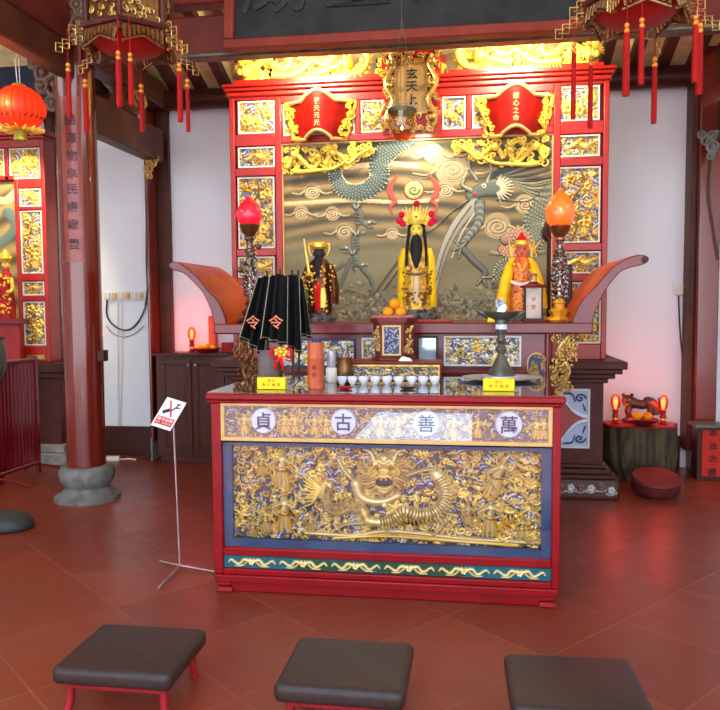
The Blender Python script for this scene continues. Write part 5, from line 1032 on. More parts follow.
# left armoured statue
Yl = 5.8; s = Yl/760; c = PY(320, 320, Yl); base = (c[0], Yl, ZS); t = thing('deity_statue', 'left dark faced statue in brown gilt armour holding up a gold sword', 'statue', base); mt = Matrix.Translation(base) @ Matrix.Scale(s, 4)
MB(mt).lathe([(14, 0), (15, 3), (12, 7), (10, 9)], n=28, sy=.7, wob=lambda a, z: .1*math.sin(5*a)).build('rock_base', 'rock', t)
MB(mt).loft([(7, 0, 0, 11, 8), (20, 0, 0, 13, 9), (34, 0, 0, 10.5, 8), (42, 0, 0, 9.5, 7), (54, 0, 0, 12.5, 7.5), (61, 0, 0, 9, 6), (65, 0, 0, 4, 4)], 40, .05, 9).build('robed_body', 'armour', t)
b = MB(mt)
for k_ in (-1, 1): b.loft([(18, k_*15, 2, 4, 7), (34, k_*15.5, 0, 4.5, 7), (48, k_*13, 0, 4.5, 6), (58, k_*9.5, 0, 4, 5)], 20, .1, 6)
b.build('sleeves', 'armour', t)
b = MB(mt); rr = random.Random(18)
for i in range(60): b.ball((rr.uniform(-9, 9), -8.8, rr.uniform(10, 56)), rr.uniform(.7, 1.6), 7, 5)
for k_ in (-1, 1):
    for i in range(10): b.ball((k_*rr.uniform(11, 17), -6.5, rr.uniform(30, 56)), 1.2, 7, 5)
b.build('gilt_armour', 'gold', t)
b = MB(mt); b.loft([(12, 0, -9, 3.2, 1.4), (26, 0, -9.4, 4, 1.6), (38, 0, -8.6, 3.4, 1.2)], 14); b.build('red_apron', 'pompom_red', t)
b = MB(mt); b.loft([(14, 5, -9.4, 2.8, 1.4), (26, 5.4, -9.8, 3.4, 1.6), (34, 5, -8.8, 2, 1.2)], 14); b.build('gold_sash', 'bright_gold', t)
b = MB(mt); face(b, 69, 5.6, -1); b.build('head', 'skin_dark', t); features(mt, t, 69, 5.6, -1)
b = MB(mt); b.loft([(67, 0, -6, 3, 1.4), (60, 0, -7.6, 4, 2), (50, 0, -8.8, 2.6, 1.6), (44, 0, -9, .8, .6)], 16, .1, 7); b.build('beard', 'beard', t)
b = MB(mt); b.lathe([(6, 73), (8.4, 75), (8.6, 79), (6, 80.5), (2, 81)], (0, -.5, 0), 20)
for k_ in (-1, 1): b.tube([(k_*7, -1, 77), (k_*10.5, -1, 78), (k_*10, -1, 71), (k_*8, -1, 66)], 1.4, 8, r1=.7, smooth=14)
for i in range(12): b.ball((rr.uniform(-7, 7), -6.5, rr.uniform(75, 80)), 1.1, 7, 5)
b.build('crown', 'gold', t)
b = MB(mt); b.tube([(-8.5, -9, 46), (-11.5, -8.5, 66), (-14, -8, 83)], 1.6, 8, r1=.7, flat=.5); b.ball((-8.6, -9, 48), 2.6, 8, 6); b.build('sword', 'bright_gold', t)
b = MB(mt); hand(b, -8.4, -8.5, 43, 1, 1); b.build('hand', 'skin_dark', t)
b = MB(mt); b.tube([(10, 3, 58), (15, 4, 40), (17, 4, 14)], 1.2, 8, smooth=14); b.ball((-14, -7, 26), 4.5, 12, 8, rz=5.5); b.build('hanging_ribbon', mat('ribbon_olive', (128, 124, 50), .5), t)
c = PY(299, 318, 5.6); b = MB(Matrix.Translation((c[0], 5.6, ZS))); b.lathe([(.05, 0), (.06, .02), (.03, .07), (.07, .13), (.075, .16), (.06, .16)], n=20); vo = thing('porcelain_vase', 'small green and white porcelain vase behind the black flags', 'vase', (c[0], 5.6, ZS)); b.build('vase_body', mat('porcelain', (170, 186, 172), .25, var=.4, scale=20, rgb2=(80, 110, 60)), vo)
g = MB(Matrix.Translation((c[0], 5.6, ZS)))
for i in range(10): a = i*.63; g.tube([(0, 0, .14), (.03*math.cos(a), .03*math.sin(a), .2), (.075*math.cos(a), .06*math.sin(a), .24+.02*(i % 3))], .012, 6, r1=.003, flat=.4, smooth=8)
g.build('leaves', mat('leaf', (92, 110, 40), .5), vo)
# ------------------------------------------------------------------ cabinet on the left
YC = 7.3
def CXp(px): return PY(px, 400, YC)[0]
x0, x1 = max(CXp(156), PL1-.125), CXp(228); zc = PY(190, 353, YC)[2]
t = thing('storage_cabinet', 'dark wooden two door cabinet against the back wall at the left', 'cabinet', ((x0+x1)/2, 7.45, 0))
MB().box(x0-.02, x1+.03, YC-.03, 7.575, zc-.03, zc).build('worktop', 'cabinet_wood', t, bevel=.006)
b = MB(); b.box(x0, x1, YC+.02, 7.575, .06, zc-.03); b.box(x0+.02, x1-.02, YC+.04, 7.57, 0, .06); b.build('body', 'cabinet_wood', t, bevel=.004)
for a, c_, kx in ((160, 191.5, 188), (193, 224.5, 195)):
    u0, u1 = CXp(a), CXp(c_); z0, z1 = .09, zc-.06; d = MB().frame(u0, u1, z0, z1, .055, YC, YC+.019); d.box(u0+.05, u1-.05, YC+.01, YC+.019, z0+.05, z1-.05); d.frame(u0+.055, u1-.055, z0+.055, z1-.055, .012, YC+.004, YC+.012)
    do = d.build('door', 'cabinet_wood', t, bevel=.003); k_ = PY(kx, 365, YC-.02); MB().ball((k_[0], YC-.018, k_[2]), .014, 12, 8).build('knob', 'steel', do)
def small_lamp(label, c, z, hgt, grp='small red bulb lamps'):
    t = thing('bulb_lamp', label, 'lamp', (c[0], c[1], z), grp); mt = Matrix.Translation((c[0], c[1], z)); s = hgt/26.
    MB(mt).lathe([(3.6*s, 0), (3.8*s, 1*s), (2.2*s, 2.2*s), (2*s, 5*s), (2.8*s, 6*s), (2.8*s, 8*s), (2*s, 9*s), (2.6*s, 11*s), (2.6*s, 13*s)], n=18).build('stand', 'leg_red', t)
    MB(mt).lathe([(2.9*s, 4*s), (3.1*s, 5*s), (2.9*s, 5.6*s)], n=18).build('brass_ring', 'gold', t)
    MB(mt).lathe([(2.4*s, 13*s), (3.8*s, 16*s), (4.3*s, 20*s), (3.6*s, 24*s), (1.6*s, 26.3*s), (.2*s, 26.8*s)], n=20).build('glass_bulb', M['bulb_shell'], t)
    MB(mt).lathe([(.8*s, 13.5*s), (1.7*s, 17*s), (1.9*s, 20*s), (1.2*s, 23.5*s), (.2*s, 24.4*s)], n=14).build('glowing_core', 'bulb_core', t)
    l = bpy.data.lights.new('bulb_light', 'POINT'); l.color = (1, .12, .1); l.energy = 9; l.shadow_soft_size = .03; lo = bpy.data.objects.new('bulb_light', l); COL.objects.link(lo); lo.location = (c[0], c[1]-.0, z+20*s); return t
M['bulb_shell'] = glass_mat('red_glass', (1, .3, .22), 1.45, .05, .03)
a = PY(192, 348, 7.45); small_lamp('small red bulb lamp glowing on the dark cabinet', (a[0], 7.45), zc, 25*7.6/760)
a = PY(207, 350, 7.42); t = thing('offering_dish', 'red and gold dish of yellow offerings on the cabinet', 'dish', (a[0], 7.42, zc)); MB(Matrix.Translation((a[0], 7.42, zc))).lathe([(.07, 0), (.1, .01), (.13, .04), (.125, .045), (.08, .02)], n=28, sx=1.1).build('dish', 'cloth_red', t)
for i, (dx, dz) in enumerate(((-.07, 0), (0, .01), (.07, 0))): tag(MB().ball((a[0]+dx, 7.4, zc+.052+dz), .034, 14, 9, rz=.026).build('yellow_cake', 'yellow_cloth'), ('left', 'middle', 'right')[i]+' yellow cake in the dish on the cabinet', 'cake', 'cakes in the dish')
a = PY(211, 350, 7.5); x = a[0]; tag(MB().box(x-.035, x+.045, 7.53, 7.59, zc, PY(211, 316, 7.5)[2]).build('carton', 'bamboo', bevel=.004), 'upright reddish brown box behind the dish on the cabinet', 'box')
b = MB(); x = PY(226, 350, 7.4)[0]; b.box(x-.05, x+.06, 7.4, 7.46, zc, zc+.1); tag(b.build('red_packet', 'cloth_red', bevel=.003), 'small red packet at the right end of the cabinet', 'packet')
# ------------------------------------------------------------------ left wall fittings
a, b_ = PY(104, 296, YW-.03), PY(146, 295, YW-.03); z = a[2]
t = thing('socket_strip', 'long white socket strip on the wall between column and wall post', 'sockets', ((a[0]+b_[0])/2, YW-.02, z-.04)); MB().box(a[0], b_[0], YW-.03, YW-.001, z-.045, z+.045).build('strip_body', 'white_plastic', t, bevel=.004)
for i in range(6):
    x = a[0]+.05+i*(b_[0]-a[0]-.08)/5.3; MB().box(x-.022, x+.022, YW-.05, YW-.03, z-.03, z+.03).build('plug', ('white_plastic', 'frame_tan')[i % 2], t, bevel=.004)
def wire(label, pts, r=.007, m='cable', Y=YW-.02, sm=30, name='cable'):
    P = [PY(*p[:2], p[2] if len(p) > 2 else Y) for p in pts]; return tag(MB().tube(P, r, 6, smooth=sm).build(name, m), label, 'cable')
wire('dark cable looping down below the white socket strip', [(107, 299), (107, 316), (116, 327), (128, 330), (138, 322), (145, 308), (147, 296)], .009)
wire('thin grey cable sagging under the dark cable loop', [(106, 326), (114, 334), (124, 337), (134, 334), (144, 326)], .005, 'stone')
wire('dark cable running down the left edge of the wall post', [(152, 178, 7.34), (147, 200, 7.34), (146, 250, 7.34), (147, 290, 7.34), (145, 305, 7.5)], .007)
wire('pale cable hanging straight down the white wall from the sockets', [(118, 302), (118, 360), (119, 436)], .005, 'frame_white'); wire('second pale cable hanging beside the first down the wall', [(122, 302), (122, 370), (121, 437), (128, 448), (133, 455)], .005, 'frame_white')
a = PY(104.5, 355, 7.0); tag(MB().box(CX+cr-.01, CX+cr+.045, 5.8, 5.88, PY(103, 361, 5.85)[2], PY(103, 350, 5.85)[2]).build('wall_switch', 'dark_wood', bevel=.004), 'small dark switch box on the right side of the round column', 'switch')
a = PZ(112, 461, 0); t = thing('extension_socket', 'white extension socket lying on the floor behind the round column', 'socket', tuple(a)); MB(Matrix.Translation((a[0], a[1], 0)) @ Matrix.Rotation(.2, 4, 'Z')).box(-.14, .08, -.03, .03, 0, .05).build('body', 'white_plastic', t, bevel=.006); MB().tube([(a[0]+.08, a[1]+.02, .015), (a[0]+.15, a[1]+.08, .01), (a[0]+.24, a[1]+.04, .01)], .008, 6, smooth=10).build('lead', 'white_plastic', t)
# right wall socket
a = PY(678.5, 289, YW-.02); t = thing('wall_socket', 'white wall socket on the plain wall left of the right post', 'socket', (a[0], YW-.02, a[2]-.04)); MB().box(a[0]-.05, a[0]+.05, YW-.02, YW-.001, a[2]-.045, a[2]+.045).build('face_plate', 'white_plastic', t, bevel=.004); MB().box(a[0]-.03, a[0]+.03, YW-.06, YW-.02, a[2]-.06, a[2]).build('plug', 'white_plastic', t, bevel=.006)
wire('grey cable running down the wall from the right socket', [(678.5, 294), (680, 330), (683, 360), (688, 385), (690, 412)], .007)
wire('dark cable on the red face of the right wall post', [(712, 150, 7.33), (709, 190, 7.33), (714, 230, 7.33), (719, 260, 7.33)], .007)
# ------------------------------------------------------------------ left bay: second altar
YL = 7.15
def LR(x0, y0, x1, y1): return WR(x0, y0, x1, y1, YL)
lx0, lx1 = PY(-60, 250, YL)[0], PY(47, 250, YL)[0]; lz0, lz1 = PY(30, 362, YL)[2], PY(30, 136, YL)[2]
t = thing('side_altar_screen', 'red screen with gilt panels in the left bay behind the column', 'screen', ((lx0+lx1)/2, YL+.05, lz0))
b = MB(); ZZ = [PY(30, v, YL)[2] for v in (147, 179, 188, 207, 210, 274, 281, 296, 301, 346)]
b.box(lx1-.045, lx1, YL, YL+.2, lz0, lz1); i0, i1 = PY(16, 250, YL)[0], PY(20, 250, YL)[0]; b.box(i0, i1, YL, YL+.1, lz0, ZZ[1]); 
ed = [lz0]+ZZ[::-1]+[lz1]
for i in range(0, len(ed), 2): b.box(i1 if i < 10 else lx0, lx1-.045, YL, YL+.1, ed[i], ed[i+1])
b.box(lx0, i0, YL, YL+.1, ZZ[1], ZZ[1]+.04); x4 = PY(4, 160, YL)[0]; x7 = PY(8, 160, YL)[0]; b.box(x4, x7, YL, YL+.1, ZZ[1], ZZ[0]); b.build('frame', 'screen_red', t, bevel=.006)
MB().box(lx0, lx1-.02, YL+.07, YL+.1, lz0, lz1).build('back_board', 'screen_red', t)
b = MB(); b.box(lx0, lx1+.05, YL-.06, YL+.21, lz1, lz1+.05); b.box(lx0, lx1+.02, YL-.03, YL+.21, lz1-.03, lz1); b.build('cornice', 'screen_red', t, bevel=.008)
for j, (a, c_, zz) in enumerate(((x7, lx1-.045, (ZZ[1], ZZ[0])), (lx0+.3, x4, (ZZ[1], ZZ[0])), (i1, lx1-.045, (ZZ[3], ZZ[2])), (i1, lx1-.045, (ZZ[5], ZZ[4])), (i1, lx1-.045, (ZZ[7], ZZ[6])), (i1, lx1-.045, (ZZ[9], ZZ[8])))):
    carved((a, c_, zz[0], zz[1]), ((c_-a)/.0095, (zz[1]-zz[0])/.0095), ((150, 140, 90), (150, 140, 90), (110, 130, 130), (100, 120, 150), (110, 120, 120), (110, 124, 150))[j], .026, t, 1.2, 500+j, motif=(m_flower, m_flower, m_bird, m_tree, m_bird, m_tree)[j], Y=YL+.03)
mu2 = Relief(-45, 186, 16, 345, (150, 138, 104), 1.); bb = np.sin(mu2.V*.3+np.sin(mu2.U*.1)*2)*.5+.5; mu2.C[:] = c1*bb[..., None]+c2*(1-bb[..., None])
mu2.stroke([(8, 215), (14, 228), (6, 240), (-4, 250)], 5, 3, .01, (92, 112, 106), 0, force=True); mu2.stroke([(16, 196), (6, 204), (-8, 200)], 4, 3, .01, (216, 190, 140), 0, force=True); mu2.build('mural', t, (lx0+.02, i0, ZZ[9], ZZ[1]-.01), YL+.06, 'mural', .05)
b = MB(); rr = random.Random(1)
for i in range(24): x = i1+.05+i*(lx1-i1-.1)/24; b.tube([(x+.02*(1-q_)*math.cos(q_*6), YL-.01, lz0+.05+.02*math.sin(q_*6+i)) for q_ in np.linspace(0, 1, 8)], .006, 5)
b.build('gilt_scroll', 'old_gold', t)
lp0 = lx1+.22
b = MB(); t = thing('side_altar_pedestal', 'dark moulded pedestal under the red screen in the left bay', 'pedestal', ((lx0+lx1)/2, YL+.2, 0))
b.box(lx0, lp0, YL-.12, YW-.031, lz0-.1, lz0); b.box(lx0, lp0-.05, YL-.08, YW-.031, lz0-.16, lz0-.1); b.build('top_moulding', 'dark_wood', t, bevel=.01)
MB().box(lx0, lp0-.12, YL-.02, YW-.031, .2, lz0-.16).build('body', 'pedestal_brown', t); b = MB(); b.box(lx0, lp0-.06, YL-.08, YW-.031, .12, .2); b.box(lx0, lp0-.02, YL-.12, YW-.031, 0, .12); b.build('foot', 'stone', t, bevel=.012)
# red post between side screen and the column
xq0, xq1 = PY(49, 250, 7.4)[0], PY(57, 250, 7.4)[0]; tag(MB().box(xq0, xq1, 7.38, YW, 0 if 0 else lz0+.001, 3.6).build('narrow_post', 'beam_brown', bevel=.01), 'narrow brown wall post right of the side screen', 'post')
# side statue and urn
a = PY(6, 320, 6.95); zsl = PY(5, 319, 6.9)[2]; t = thing('side_altar_shelf', 'dark red shelf in front of the left bay screen', 'altar table', (a[0]-.3, 6.9, 0)); xs1 = PY(23, 322, 6.9)[0]
MB().box(lx0, xs1, 6.86, 7.02, zsl-.05, zsl).build('top', 'shelf_red', t, bevel=.006); MB().box(lx0, xs1-.08, 6.96, 7.02, 0, zsl-.05).build('apron', 'screen_red', t)
c = PY(7, 300, 6.93); s = 6.9/760; base = (c[0], 6.93, zsl); t = thing('deity_statue', 'small red and gold statue on the left bay altar', 'statue', base); mt = Matrix.Translation(base) @ Matrix.Scale(s, 4)
MB(mt).loft([(0, 0, 0, 9, 7), (14, 0, 0, 9, 7), (30, 0, 0, 7, 6), (44, 0, 0, 8, 6), (50, 0, 0, 4, 4), (54, 0, 0, 3, 3)], 30, .06, 8).build('robed_body', 'cloth_red', t)
b = MB(mt); rr = random.Random(4)
for i in range(50): b.ball((rr.uniform(-8, 8), -6.6, rr.uniform(3, 48)), rr.uniform(.8, 2), 7, 5)
for k_ in (-1, 1): b.tube([(k_*7, -2, 44), (k_*10, -5, 32), (k_*5, -8, 28)], 2.2, 8, smooth=8)
b.build('gilt_armour', 'gold', t); b = MB(mt); face(b, 58, 4.4); b.build('head', 'skin_gold', t); features(mt, t, 58, 4.4, 0)
b = MB(mt); b.lathe([(5, 62), (6.5, 65), (5, 70), (1, 75)], n=16); [b.ball((k_*6, 0, 66), 2, 8, 6) for k_ in (-1, 1)]; b.build('crown', 'gold', t)
c = PY(-6, 366, 6.2); t = thing('incense_urn', 'dark round incense urn at the left edge behind the slatted barrier', 'urn', (c[0], 6.2, 0)); mt = Matrix.Translation((c[0], 6.2, 0))
MB(mt).box(-.05, .03, -.05, .05, 0, .95).build('stand', 'shelf_red', t, bevel=.01); MB(mt).lathe([(.05, .95), (.09, 1.02), (.11, 1.1), (.105, 1.24), (.085, 1.3), (.1, 1.33), (.09, 1.33), (.075, 1.29)], n=30).build('bowl', 'bronze', t)
# slatted barrier
t = thing('slatted_barrier', 'dark red slatted barrier standing in the left bay', 'barrier', (-4.5, 7, 0)); A, B = np.array(PZ(8, 470, .12)[:2]), np.array(PZ(38, 460, .12)[:2]); zt_ = PY(8, 363, A[1])[2]
A2 = A-(B-A)*.4; MB().tube([(A2[0], A2[1], zt_), (B[0], B[1], zt_)], .022, 8).build('rail', 'shelf_red', t); MB().tube([(A2[0], A2[1], .1), (B[0], B[1], .1)], .02, 8).build('rail', 'shelf_red', t)
for i in range(13):
    p = A2+(B-A2)*(i/12.); MB().box(p[0]-.008, p[0]+.008, p[1]-.016, p[1]+.016, .1, zt_).build('slat', 'shelf_red', t)
for p in (A2, B): b = MB(); b.box(p[0]-.02, p[0]+.02, p[1]-.02, p[1]+.02, 0, zt_+.03); b.tube([(p[0]-.15, p[1], .02), (p[0], p[1], .08), (p[0]+.3, p[1], .03), (p[0]+.32, p[1], .012)], .012, 6, smooth=12); b.build('post', 'shelf_red', t)
# dark round cushion on the floor at left edge
a = PZ(-2, 532, 0); t = tag(MB(Matrix.Translation((a[0], a[1]+.1, 0))).lathe([(.17, 0), (.195, .012), (.2, .03), (.19, .06), (.15, .1), (.08, .122), (.01, .128)], n=40, sy=.8).build('floor_cushion', 'vinyl_green'), 'dark green rounded floor cushion at the left edge of the picture', 'cushion')
# ------------------------------------------------------------------ right corner: stump, beast, lamps, cushion, red box
yS = 7.17; sc_ = yS/760; cx = PY(639.5, 440, yS)[0]; zt_ = PY(640, 423, yS)[2]
t = thing('tree_stump', 'wide bark covered tree stump table against the right wall', 'stump', (cx, yS, 0)); R0 = 34*sc_
def wob(a, z): return .05*math.sin(5*a)+.04*math.sin(9*a+1)+.03*math.sin(17*a+z*6)-(.22*max(0, 1-z/.17) if math.cos(a) < 0 else .1*max(0, 1-z/.17))
b = MB(); b.lathe([(R0*.98, z) for z in np.linspace(0, zt_-.02, 14)], (cx, yS, 0), 72, sy=.8, wob=wob); b.build('bark', 'bark', t)
MB().lathe([(R0*.97, zt_-.02), (R0*1.0, zt_-.012), (R0*.97, zt_)], (cx, yS, 0), 72, sy=.8, wob=lambda a, z: .05*math.sin(5*a)+.04*math.sin(9*a+1)).build('polished_top', 'stump_top', t)
for px, nm in ((614.3, 'small red bulb lamp on the stump nearest the pedestal'), (661.5, 'small red bulb lamp on the stump right of the beast')):
    a = PY(px, 420, 7.15); small_lamp(nm, (a[0], 7.1), zt_, 28*sc_)
c = PY(639, 420, 7.2); s = sc_; base = (c[0], 7.2, zt_); t = thing('beast_statue', 'dark crouching tiger statue on the tree stump behind the oranges', 'statue', base); mt = Matrix.Translation(base) @ Matrix.Scale(s, 4)
b = MB(mt); b.lathe([(15, 0), (16, 2), (15, 4)], n=30, sy=.6); b.build('plinth', 'statue_dark', t, bevel=.002)
b = MB(mt); b.tube([(-9, 0, 20), (-3, 0, 18.5), (3, 0, 17.5), (9, 0, 19), (13, 0, 15), (14, 0, 8)], lambda q_: 5.4 if q_ < .15 else (4.6 if q_ < .5 else 6.2-3*max(0, q_-.75)), 16, smooth=22)
for x, y in ((-9, -4), (-9, 4), (10, -4), (12, 4)): b.tube([(x, y*.8, 16), (x-1.5, y, 10), (x, y, 5.5), (x-2.4, y*1.1, 4.6)], 2.5, 10, r1=1.8, smooth=10)
b.ball((-11, 0, 21.5), 5.8, 16, 11, ry=5.4, rz=5.4); b.ball((-13.5, -3.6, 19.5), 3, 10, 8)
for k_ in (-1, 1): b.ball((-11+k_*4, 0, 26.6), 1.9, 8, 6)
b.build('beast_body', 'statue_dark', t)
b = MB(mt); b.tube([(14, 0, 15), (18, 0, 14), (19, 0, 20), (17.5, 0, 24)], 1.2, 8, r1=.7, smooth=14); b.build('tail', 'statue_dark', t)
b = MB(mt); [b.ball((-12+k_*2.2, -5.2, 22.6), .7, 8, 6) for k_ in (-1, 1)]; b.tube([(-14.5, -6.2, 18.5), (-12.8, -6.6, 17.6), (-11, -5.6, 18.6)], .5, 6, smooth=6); b.build('facial_features', 'gold', t)
a = PY(643, 418, 7.02); t = thing('offering_bowl', 'dark red bowl on the stump in front of the beast', 'bowl', (a[0], 7.0, zt_)); MB(Matrix.Translation((a[0], 7.0, zt_))).lathe([(.05, 0), (.055, .01), (.1, .03), (.13, .06), (.125, .066), (.09, .04)], n=30).build('bowl_body', 'shelf_red', t)
for px, nm in ((637, 'left orange in the bowl on the tree stump'), (647.5, 'right orange in the bowl on the tree stump')):
    a = PY(px, 410, 6.98); tag(MB().ball((a[0], 6.98, zt_+.088), .042, 18, 12, rz=.038).build('orange', 'orange_fruit'), nm, 'orange', 'oranges in the bowl')
a = PZ(656, 482, 0); rC = .19; a = (PY(656, 480, 6.5)[0], 6.52, 0); tilt = Matrix.Translation((a[0], 6.3, .0)) @ Matrix.Rotation(.2, 4, 'X') @ Matrix.Translation((0, rC, 0)); tilt = Matrix.Translation((a[0], 6.34, .002)) @ Matrix.Rotation(.22, 4, 'X') @ Matrix.Translation((0, rC, 0))
t = thing('round_cushion', 'round dark red drum cushion on the floor in front of the stump', 'cushion', (a[0], a[1], 0))
MB(tilt).lathe([(rC*.95, 0), (rC, .015), (rC*1.02, .05), (rC*1.0, .09)], n=44).build('side_band', mat('cushion_dark', (86, 30, 30), .6), t)
MB(tilt).lathe([(rC*1.0, .09), (rC*1.03, .1), (rC*.97, .12), (rC*.6, .13), (rC*.05, .134)], n=44).build('padded_top', 'cushion_red', t)
a, b_ = PY(700, 450, 7.12), PY(742, 450, 7.12); z1 = PY(702, 424, 7.12)[2]
t = thing('lettered_box', 'red box with dark vertical characters at the right edge', 'box', ((a[0]+b_[0])/2, 7.2, 0)); MB().box(a[0]-.03, b_[0], 7.1, 7.28, 0, z1-.03).build('box_body', 'dark_wood', t, bevel=.005); MB().box(a[0]-.06, b_[0]+.02, 7.06, 7.3, z1-.03, z1).build('lid', 'bronze', t, bevel=.005)
MB().box(a[0]+.01, b_[0]-.03, 7.09, 7.1, .04, z1-.05).build('red_front', 'paper_red', t); g = MB(); cxx = PY(712.5, 450, 7.09)[0]; put_text(g, '添油功德', .075, (cxx, 7.088, (z1-.01)/2+.01), .118, True); g.build('characters', 'ink', t)
# ------------------------------------------------------------------ no-photo sign on its stand
a = PZ(180, 570, 0); zs2 = PY(176, 428, a[1])[2]
t = thing('sign_stand', 'white and red no photography sign on a thin grey tripod stand', 'sign', (a[0], a[1], 0)); b = MB(); b.tube([(a[0], a[1], .02), (a[0]-.02, a[1], zs2+.05)], .0055, 8); b.build('pole', 'pole_grey', t)
for px, py in ((160, 561), (158.5, 588), (218, 572)):
    q_ = PZ(px, py, .006); MB().tube([(a[0], a[1], .03), (q_[0], q_[1], .006)], .006, 8).build('leg', 'pole_grey', t)
pc = PY(169.5, 413.5, a[1]); s = a[1]/760; mt = Matrix(((s*.96, 0, s*.36, pc[0]), (0, s, 0, pc[1]-.012), (-s*.14, 0, s*.96, pc[2]), (0, 0, 0, 1)))
mt = Matrix.Translation((pc[0], pc[1]-.012, pc[2])) @ Matrix.Rotation(.28, 4, 'Y') @ Matrix.Rotation(-.5, 4, 'X') @ Matrix.Scale(s, 4) @ Matrix(((1, 0, .12, 0), (0, 1, 0, 0), (0, 0, 1, 0), (0, 0, 0, 1)))
pl = MB(mt).box(-11, 11, 0, .8, -17, 17).build('sign_plate', 'white_paper', t)
MB(mt).box(-9.5, 9.5, -.15, 0, -13.5, -4.5).build('red_band', 'slash_red', pl); g = MB(mt); put_text(g, '請勿拍照', 4, (0, -.3, -7.3), 4.4); put_text(g, 'NO PHOTO', 2.6, (0, -.3, -11.2), 2.1); g.build('band_lettering', 'white_paper', pl)
g = MB(mt); g.add([(-6, -.3, -2), (0, -.3, 2.5), (-2, -.3, 6), (-8, -.3, 1.5), (-6, -.1, -2), (0, -.1, 2.5), (-2, -.1, 6), (-8, -.1, 1.5)], [(0, 3, 2, 1), (4, 5, 6, 7), (0, 1, 5, 4), (1, 2, 6, 5), (2, 3, 7, 6), (3, 0, 4, 7)]); g.tube([(1, -.3, 4), (4, -.3, 9), (5, -.3, 12)], .7, 6); g.tube([(3, -.3, 12), (7, -.3, 13)], .7, 6); g.tube([(4, -.3, 8), (8, -.3, 9)], .7, 6); g.build('camera_pictogram', 'ink_blue', pl)
MB(mt).tube([(-5, -.6, 14), (4, -.6, -3)], .8, 6).build('red_slash', 'slash_red', pl)
# ------------------------------------------------------------------ kneeling stools
def stool(lab, cx, cy, rot):
    t = thing('kneeling_stool', lab, 'stool', (0, 0, 0), 'kneeling stools before the table')
    MB().rbox(-.245, .245, -.215, .215, .125, .2, .03, 4).build('padded_top', 'vinyl', t, ang=60)
    MB().box(-.2, .2, -.17, .17, .095, .127).build('frame', 'leg_red', t, bevel=.004)
    for i in (-1, 1):
        for j in (-1, 1): MB().tube([(i*.19, j*.15, .13), (i*.195, j*.155, .04), (i*.205, j*.165, 0)], .018, 10, r1=.016).build('leg', 'leg_red', t, bevel=0)
    t.location = (cx, cy, 0); t.rotation_euler.z = rot; return t
st0 = stool('dark brown padded kneeling stool, leftmost of three, fully in view', -1.372, 2.875, .0)
for lab, x, y, r in (('dark brown padded kneeling stool in the middle of the three', -.475, 2.855, -.01), ('dark brown padded kneeling stool at the right, cut by the picture edge', .385, 2.82, .03)):
    c = copy_tree(st0); c.location = (x, y, 0); c.rotation_euler.z = r; c['label'] = lab
